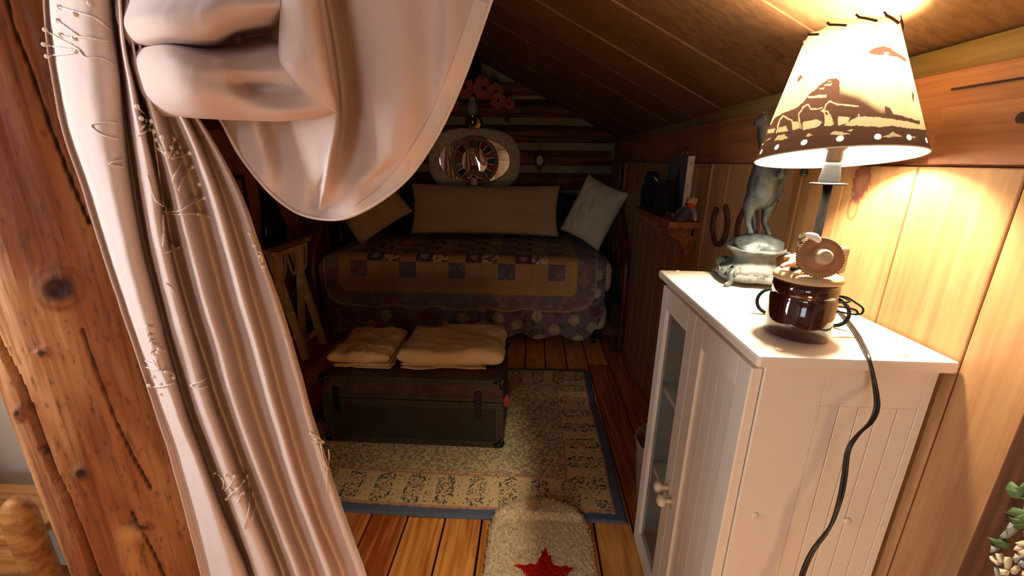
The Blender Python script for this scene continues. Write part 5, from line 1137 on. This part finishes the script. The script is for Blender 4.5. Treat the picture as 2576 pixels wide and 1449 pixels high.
# patchwork
ps = .107; pi_ = np.floor((a_-(QC-.01)+ps*6.5)/ps); pj_ = np.floor((bb+ps*7-.075)/ps); fu = (a_-(QC-.01)+ps*6.5)/ps-pi_; fv = (bb+ps*7-.075)/ps-pj_
inp = (pi_ >= 0) & (pi_ <= 12) & (bb < .075+ps*1.0) & (bb > -.78)
kind = (pi_+np.where(pj_ % 2 == 0, 0, 1)*0) % 3; rowt = (pj_ % 2)
plaid = np.array(srgb(196, 160, 104)); st1 = ((fu*6) % 1 < .38)*1.0; st2 = ((fv*6) % 1 < .38)*1.0
pl = lerpc(np.zeros_like(c)+plaid, srgb(126, 84, 96), .45*st1); pl = lerpc(pl, srgb(126, 84, 96), .45*st2)
cu = np.hypot(fu-.5+.15*(fl3-.5), fv-.55); flo_ = np.where((cu < .27)[..., None], np.array(srgb(196, 164, 138))*(.75+.25*np.sin(cu*60+np.arctan2(fv-.5, fu-.5)*4))[..., None], np.where((fl2_ > .5)[..., None], np.array(srgb(104, 72, 96)), np.array(srgb(66, 70, 56))))
wfl = np.where((fl2_ > .62)[..., None], np.array(srgb(110, 88, 92)), np.array(srgb(214, 184, 134)))
rowB = np.where((kind == 0)[..., None], pl, np.where((kind == 1)[..., None], flo_, wfl))
grey = lerpc(np.zeros_like(c)+np.array(srgb(106, 94, 100)), srgb(150, 134, 126), np.clip((fl1-.55)*7, 0, 1)*.5)
rowA = np.where((kind == 0)[..., None], grey, np.where((kind == 1)[..., None], np.array(srgb(178, 140, 114))*(.95+.1*fl2_)[..., None], tan2))
rowsel = np.where((rowt == 1)[..., None], rowA, rowB)
# which row sits on the front edge
c = np.where(inp[..., None], rowsel, c)
seam = inp & ((np.minimum(fu, 1-fu) < .02) | (np.minimum(fv, 1-fv) < .02)); c = np.where(seam[..., None], c*.8, c)
M['quilt'] = vcol('quilted_cotton', rough=.9, bump=(700, .35, .0015), spec=.1, sheen=.1)
qo = grid_obj('quilt', np.stack([a_, yy, zz], -1), c, 'quilt', None, thick=.004); tag(qo, 'lavender and tan patchwork quilt with lace band and scalloped floral ruffle on the daybed', 'quilt')

# pillows
def pillow(name, w, h, t, Mx, m, label, seed=0, corner=.0, hem=False):
    nu, nv = 64, 48; U, V_ = np.meshgrid(np.linspace(-1, 1, nu), np.linspace(-1, 1, nv)); g = G()
    for s in (1, -1):
        e = (np.clip(1-np.abs(U)**3.2, 0, 1)*np.clip(1-np.abs(V_)**3.0, 0, 1))**.55
        px_ = U*w/2*(1-.045*(1-np.abs(V_)**2)*np.abs(U)); pz = V_*h/2*(1-.07*(1-np.abs(U)**2)*np.abs(V_))
        wr = (.034*(fbm(U*1.8+seed, V_*1.8, seed, 3)-.5)+.016*(fbm(U*5+V_*2+seed, V_*4, seed+4, 2)-.5))*e
        edge = np.clip(np.abs(U)**8, 0, 1); wr = wr+.006*np.sin(V_*15+seed)*edge*(1-edge)*4*s*0
        py = s*(t/2*e)+wr*(1 if s > 0 else 1)
        A = np.stack([px_, -py, pz], -1); g.grid(A if s > 0 else A[:, ::-1])
    g.xf(Mx); o = g.out(name, m, None, True)
    bm = bmesh.new(); bm.from_mesh(o.data); bmesh.ops.remove_doubles(bm, verts=list(bm.verts), dist=.0008); bmesh.ops.recalc_face_normals(bm, faces=list(bm.faces)); bm.to_mesh(o.data); bm.free()
    o.data.polygons.foreach_set('use_smooth', [True]*len(o.data.polygons))
    tag(o, label, 'pillow'); return o
Rt = lambda ax_, deg: Matrix.Rotation(math.radians(deg), 4, ax_)
pillow('long_pillow', 1.17, .40, .15, Matrix.Translation((-.362, 3.31, .83))@Rt('X', -14), 'pillow', 'long beige body pillow leaning below the mirror on the daybed', 2)
pillow('bed_pillow', .46, .38, .16, Matrix.Translation((-1.17, 3.10, .858))@Rt('Z', 20)@Rt('Y', -32)@Rt('X', -22), 'pillow', 'beige pillow leaning in the left corner of the daybed', 5)
pillow('bed_pillow', .34, .44, .16, Matrix.Translation((.430, 3.0, .862))@Rt('Z', -38)@Rt('Y', 20)@Rt('X', -14), 'pillow_white', 'cream pillow leaning against the right arm of the daybed', 9)
pillow('navy_cushion', .40, .36, .12, Matrix.Translation((-1.02, 3.455, .80))@Rt('X', -6), 'navy', 'dark navy cushion behind the left end of the long pillow', 12)
pillow('navy_cushion', .36, .34, .12, Matrix.Translation((.30, 3.455, .79))@Rt('X', -6), 'navy', 'dark navy cushion behind the right end of the long pillow', 15)

# ================================================================== luggage rack at the left wall
rk = thing('luggage_rack', (-1.48, 2.6, 0), 'folded worn white wooden luggage rack standing left of the daybed', 'rack')
ya, yb2 = 2.30, 2.53
def bar(a, b, w=.020, d=.012, name='leg', par=None):
    a = Vector(a); b = Vector(b); t = (b-a).normalized(); s = Vector((0, 1, 0)) if abs(t.y) < .9 else Vector((0, 0, 1)); s = (s-t*s.dot(t)).normalized(); n = t.cross(s); V = []
    for p in (a, b):
        for i, j in ((-1, -1), (1, -1), (1, 1), (-1, 1)): V.append(tuple(p+n*(w*i)+s*(d*j)))
    o = mesh_obj(name, V, [(3, 2, 1, 0), (4, 5, 6, 7), (0, 1, 5, 4), (1, 2, 6, 5), (2, 3, 7, 6), (3, 0, 4, 7)], 'rackwood', par or rk); return o
zt = .665
for y in (ya, yb2):
    bar((-1.432, y, zt), (-1.502, y, .006)); bar((-1.497, y+.026, zt), (-1.370, y+.026, .006))
bar((-1.432, ya-.03, zt+.012), (-1.432, yb2+.055, zt+.012), .022, .012, 'top_bar'); bar((-1.497, ya, zt+.014), (-1.497, yb2+.36, zt+.014), .022, .012, 'top_bar')
bar((-1.497, ya, .10), (-1.497, yb2, .10), .012, .012, 'rung'); bar((-1.390, ya+.026, .11), (-1.390, yb2+.026, .11), .012, .012, 'rung')
for y in (ya+.07, ya+.19, ya+.31, ya+.43):
    pts = [(-1.497+.065*t, y, zt-.004-.16*math.sin(PI*t)**.7) for t in np.linspace(0, 1, 17)]
    A = np.array([[(p[0], p[1]-.013, p[2]), (p[0], p[1]+.013, p[2])] for p in pts]); o = G().grid(A).out('strap', 'webbing', rk, True); m_ = o.modifiers.new('thick', 'SOLIDIFY'); m_.thickness = .002
# black leather pouch hung on the left wall
bp0 = P(690, 560, X=WL+.05); BYc = bp0.y
pz = lambda y: P(690, y, X=WL+.06).z
ph = thing('hanging_pouch', (WL+.05, BYc, pz(625)), 'glossy black leather pouch hanging by a strap on the left wall', 'bag')
A = []
sec = [(626, .03, .02), (618, .085, .035), (600, .12, .044), (580, .125, .046), (560, .11, .042), (540, .085, .036), (520, .068, .03), (500, .060, .026), (488, .045, .02)]
for (y, hw, hx) in sec:
    z = pz(y); A.append([(WL+.004+hx+hx*.9*math.cos(a), BYc+hw*math.sin(a)+.004*math.sin(z*60), z) for a in np.linspace(0, 2*PI, 28, endpoint=False)])
g = G().grid(np.array(A), closed_u=True); n = len(A); g.f.append(tuple(reversed(range(28)))); g.f.append(tuple((n-1)*28+j for j in range(28))); recalc(g.out('body', 'black', ph, True))
zt2 = pz(490); G().tube([(WL+.02, BYc-.03, zt2-.01), (WL+.02, BYc-.05, zt2+.06), (WL+.012, BYc-.03, zt2+.16), (WL+.012, BYc, zt2+.20), (WL+.012, BYc+.03, zt2+.16), (WL+.02, BYc+.035, zt2-.01)], .008, 8).out('strap', 'black', ph, True)
for z in (pz(525), pz(595)): G().tube([(WL+.004+.04+.042*math.cos(a), BYc+(.075 if z == pz(525) else .122)*math.sin(a), z) for a in np.linspace(-PI/2, PI/2, 17)], .004, 6).out('band', 'black', ph, True)
G().lathe([(.0, .0), (.010, .0), (.008, .005), (.0, .006)], (WL+.088, BYc+.05, pz(580)), 12, axis=(1, 0, .1), cap=False).out('stud', 'pewter', ph, True)
G().tube([(WL+.05, BYc+.085, pz(610)), (WL+.06, BYc+.11, pz(635)), (WL+.055, BYc+.14, pz(655))], [.018, .012, .004], 8).out('tail_flap', 'black', ph, True)
# framed picture on the left wall
q0 = P(612, 440, X=WL+.012); pfr = thing('picture_frame', (WL+.01, q0.y-.13, q0.z-.2), 'dark framed picture on the left wall beside the gathered curtain', 'picture')
y0_, y1_, z0_, z1_ = q0.y-.26, q0.y, q0.z-.40, q0.z
for lo, hi in (((y0_, z0_), (y0_+.018, z1_)), ((y1_-.018, z0_), (y1_, z1_)), ((y0_+.018, z0_), (y1_-.018, z0_+.018)), ((y0_+.018, z1_-.018), (y1_-.018, z1_))): G().box((WL+.0025, lo[0], lo[1]), (WL+.02, hi[0], hi[1]), .002).out('frame_bar', 'blackframe', pfr)
G().box((WL+.003, y0_+.018, z0_+.018), (WL+.008, y1_-.018, z1_-.018)).out('picture', 'tan', pfr)

# ================================================================== on the log wall
MX, MZ, MY = -.46, 1.195, 3.505
def sel(a, hw, hh, n):
    c_, s_ = math.cos(a), math.sin(a); r = (abs(c_)**n+abs(s_)**n)**(-1/n); return hw*c_*r, hh*s_*r
wm = thing('wicker_mirror', (MX, MY, MZ-.245), 'large oval mirror in a pale wicker frame on the log wall', 'mirror')
A = []; NR = 96*6
for i in range(NR):
    a = 2*PI*i/NR; ox, oz = sel(a, .365, .245, 2.7); ix, iz = sel(a, .276, .168, 2.15); rib = .5+.5*math.cos(96*a); ring = []
    for t, y in ((0, .004), (.02, -.004), (.2, -.012), (.4, -.020), (.6, -.024), (.8, -.022), (.97, -.012), (1, .004)):
        k = t; yy_ = y-(.0075*rib if 0.01 < t < .99 else 0)+.002*math.sin(t*40)*(rib-.5); ring.append((MX+ox+(ix-ox)*k, MY+yy_, MZ+oz+(iz-oz)*k))
    A.append(ring)
recalc(G().grid(np.array(A), closed_v=True).out('wicker_frame', 'wicker', wm, True))
pts = [sel(2*PI*i/64, .280, .172, 2.15) for i in range(64)]
G().prism(pts, (MX, MY+.004, MZ), (1, 0, 0), (0, 0, 1), (0, -.006, 0)).out('mirror_glass', 'mirror', wm)
wm.rotation_euler = (0, 0, math.radians(7))
# small round mirror in a patchwork ring, hung in front by two cords
RXc, RZc, RYc = -.452, 1.192, 3.448
rm = thing('patchwork_mirror', (RXc, RYc, RZc-.19), 'small round mirror in a patchwork fabric ring hung before the wicker mirror', 'mirror')
pcol = [(96, 112, 104), (140, 50, 52), (72, 56, 66), (150, 108, 84), (30, 92, 88), (150, 70, 60), (96, 104, 92), (170, 80, 60), (40, 52, 84), (176, 150, 112), (150, 40, 52), (30, 34, 62), (150, 128, 96), (100, 104, 88), (160, 70, 62), (70, 44, 56), (150, 122, 88), (110, 60, 56)]
NP = len(pcol)
for k in range(NP):
    a0, a1 = PI/2-2*PI*k/NP, PI/2-2*PI*(k+1)/NP; A = []
    for a in np.linspace(a0-.01, a1+.01, 7): A.append([(RXc+r*math.cos(a), RYc-.014*math.sin(PI*(r-.098)/.058)-.002, RZc+r*math.sin(a)) for r in np.linspace(.098, .156, 7)])
    nm = 'patch_%d' % k; M[nm] = mat(nm, col=srgb(*pcol[k]), rough=.9, var=(90, .45), bump=(200, .4, .002)); o = G().grid(np.array(A)).out('fabric_patch', nm, rm, True)
A = []
for i in range(240):
    a = 2*PI*i/240; sc2 = .006*abs(math.sin(a*22)); A.append([(RXc+r*math.cos(a), RYc+y, RZc+r*math.sin(a)) for r, y in ((.154, .006), (.157, -.006), (.170, -.007), (.182+sc2, -.002), (.182+sc2, .006))])
recalc(G().grid(np.array(A), closed_v=True).out('ruffled_edge', 'basket', rm, True))
G().lathe([(.0, 0), (.101, 0), (.101, .006), (.0, .006)], (RXc, RYc+.002, RZc), 48, axis=(0, -1, 0), cap=False).out('mirror_glass', 'mirror', rm)
for dx in (-.012, .014): G().tube([(RXc+dx*1.2, RYc-.002, RZc+.176), (RXc+dx-.006, RYc-.0, 1.436)], .0018, 6).out('hanging_cord', 'cream', rm, True)
rm.rotation_euler = (0, 0, math.radians(4))
# cloth angel doll in front of the round mirror
an = thing('angel_doll', (RXc, 3.41, .98), 'small cream cloth angel doll with wings in front of the round mirror', 'doll')
bz0 = .998
G().lathe([(.034, 0), (.032, .02), (.024, .06), (.018, .088), (.010, .096)], (RXc, 3.396, bz0), 20, mod=lambda a, h: 1+.06*math.sin(7*a)).out('dress', 'cream', an, True)
G().ball((RXc, 3.396, bz0+.128), (.030, .024, .032), 18, 14).out('head', 'basket', an, True)
G().lathe([(.0, .028), (.012, .026), (.026, .014), (.031, .0), (.028, -.004)], (RXc, 3.396, bz0+.134), 18, cap=False).out('red_hat', 'leather', an, True)
for s in (-1, 1):
    organic('wing', [([Vector((RXc+s*.012, 3.401, bz0+.085)), Vector((RXc+s*.036, 3.403, bz0+.10)), Vector((RXc+s*.058, 3.403, bz0+.092))], [.012, .022, .014])], 'basket', an, .004, 4)
    organic('arm', [([Vector((RXc+s*.016, 3.389, bz0+.082)), Vector((RXc+s*.040, 3.40, bz0+.068)), Vector((RXc+s*.056, 3.40, bz0+.072))], [.010, .009, .008])], 'cream', an, .003, 4)
for s in (-1, 1): G().lathe([(.0, 0), (.006, .003), (.009, .012)], (RXc, 3.372, bz0+.075), 10, axis=(s, 0, .3), cap=False).out('bow', 'blackfur', an, True)
# oval cameo
co_ = thing('cameo_frame', (.056, 3.515, 1.13), 'tiny oval cameo in a black frame on the log wall', 'picture')
G().prism([(.028*math.cos(a), .038*math.sin(a)) for a in np.linspace(0, 2*PI, 40, endpoint=False)], (.056, 3.522, 1.203), (1, 0, 0), (0, 0, 1), (0, -.006, 0)).out('ivory_oval', 'cameo', co_)
A = []
for a in np.linspace(0, 2*PI, 48, endpoint=False): A.append([(.056+(.034+.010*math.cos(t))*math.cos(a), 3.518-.008*math.sin(t), 1.203+(.045+.010*math.cos(t))*math.sin(a)) for t in np.linspace(0, 2*PI, 10, endpoint=False)])
recalc(G().grid(np.array(A), closed_u=True, closed_v=True).out('oval_rim', 'blackframe', co_, True))
for s in (-1, 1):
    f_o = G().ball((.056, 3.518, 1.203+s*.060), (.013, .007, .010), 10, 8).ball((.056, 3.518, 1.203+s*.074), (.007, .006, .010), 10, 8).out('finial', 'blackframe', co_, True)
# brass wall lamp with glass chimney
sn_ = thing('oil_lamp_sconce', (-.468, 3.46, 1.43), 'brass wall sconce with a smoky glass chimney above the wicker mirror', 'lamp')
G().lathe([(.0, 0), (.062, .0), (.066, .006), (.05, .010), (.0, .012)], (-.468, 3.535, 1.475), 32, axis=(0, -1, 0), cap=False).out('back_plate', 'brass', sn_, True)
G().tube([(-.468, 3.53, 1.46), (-.468, 3.49, 1.45), (-.468, 3.462, 1.455)], .006, 8).out('bracket', 'brass', sn_, True)
G().lathe([(.0, -.02), (.014, -.018), (.030, -.004), (.036, .014), (.034, .032), (.022, .045), (.018, .052), (.024, .058), (.022, .064)], (-.468, 3.46, 1.462), 28, cap=False).out('font', 'brass', sn_, True)
G().lathe([(.020, 0), (.036, .02), (.043, .045), (.038, .075), (.028, .10), (.026, .125), (.029, .13)], (-.468, 3.46, 1.524), 28, cap=False).out('chimney', 'clearglass', sn_, True)
# coral fabric flowers along the gable
def bloom(x, y, rpx, label, seed, Yd=3.455):
    c0 = P(x, y, Y=Yd); r = rpx/F_PX*3.45*1.0; rr2 = random.Random(seed)
    root = thing('fabric_flower', c0, label, 'flower', 'coral flowers on the gable'); nrm = Vector((rr2.uniform(-.3, .3), -1, rr2.uniform(-.35, .1))).normalized(); u = nrm.orthogonal().normalized(); v = nrm.cross(u)
    off = rr2.uniform(0, 6)
    for k in range(6):
        a = off+2*PI*k/6; d = u*math.cos(a)+v*math.sin(a); w = nrm.cross(d); A = []
        for s in np.linspace(0, 1, 7):
            wd = r*.56*math.sin(PI*(.12+.80*s))**.8; lift = r*(.34*s*s-.10*math.sin(s*6)*.4)+(.006 if k % 2 else 0)
            A.append([tuple(c0+d*(r*(.08+.95*s))+w*(wd*t)+nrm*(lift+.16*r*t*t+.03*r*math.sin(t*5+k))) for t in np.linspace(-1, 1, 7)])
        o = G().grid(np.array(A)).out('petal', 'petal', root, True); s_ = o.modifiers.new('thick', 'SOLIDIFY'); s_.thickness = .002
    G().ball(c0+nrm*.012, (r*.22, r*.16, r*.22), 12, 8).out('centre', 'petalcore', root, True)
for i, (x, y, r, lb) in enumerate([(1170, 219, 23, 'coral fabric flower just left of the brass sconce top, under the ridge log'), (1219, 221, 24, 'large coral fabric flower right of the ridge log end'), (1250, 231, 19, 'coral fabric flower touching the large one on its right'), (1253, 254, 17, 'coral fabric flower hanging below the touching pair'), (1281, 262, 13, 'smallest coral fabric flower at the right end of the garland'), (1134, 262, 19, 'coral fabric flower at the edge of the pink swag'), (1212, 204, 15, 'coral fabric flower tucked behind, above the large one'), (1112, 288, 14, 'coral fabric flower lowest on the left of the garland')]): bloom(x, y, r, lb, 30+i, [3.46, 3.43, 3.375, 3.345, 3.44, 3.46, 3.50, 3.46][i])
for i, (x, y, dx, dz) in enumerate([(1272, 285, .02, -.07), (1235, 205, .05, .02), (1150, 240, -.03, -.06), (1195, 245, .01, -.06)]):
    c0 = P(x, y, Y=3.49); A = []
    for s in np.linspace(0, 1, 6):
        wd = .022*math.sin(PI*(.05+.9*s)); n2 = Vector((-dz, 0, dx)).normalized(); A.append([tuple(c0+Vector((dx, 0, dz))*s+n2*(wd*t)+Vector((0, -.006*abs(t)-.01*s, 0))) for t in (-1, -.5, 0, .5, 1)])
    o = G().grid(np.array(A)).out('leaf', 'leafdark', None, True); o.name = 'fabric_leaf'; s_ = o.modifiers.new('thick', 'SOLIDIFY'); s_.thickness = .002
    tag(o, ['dark fabric leaf under the smallest coral flower', 'dark fabric leaf above the large coral flower', 'dark fabric leaf between the left coral flowers', 'dark fabric leaf between the two central coral flowers'][i], 'leaf', 'dark leaves of the garland')
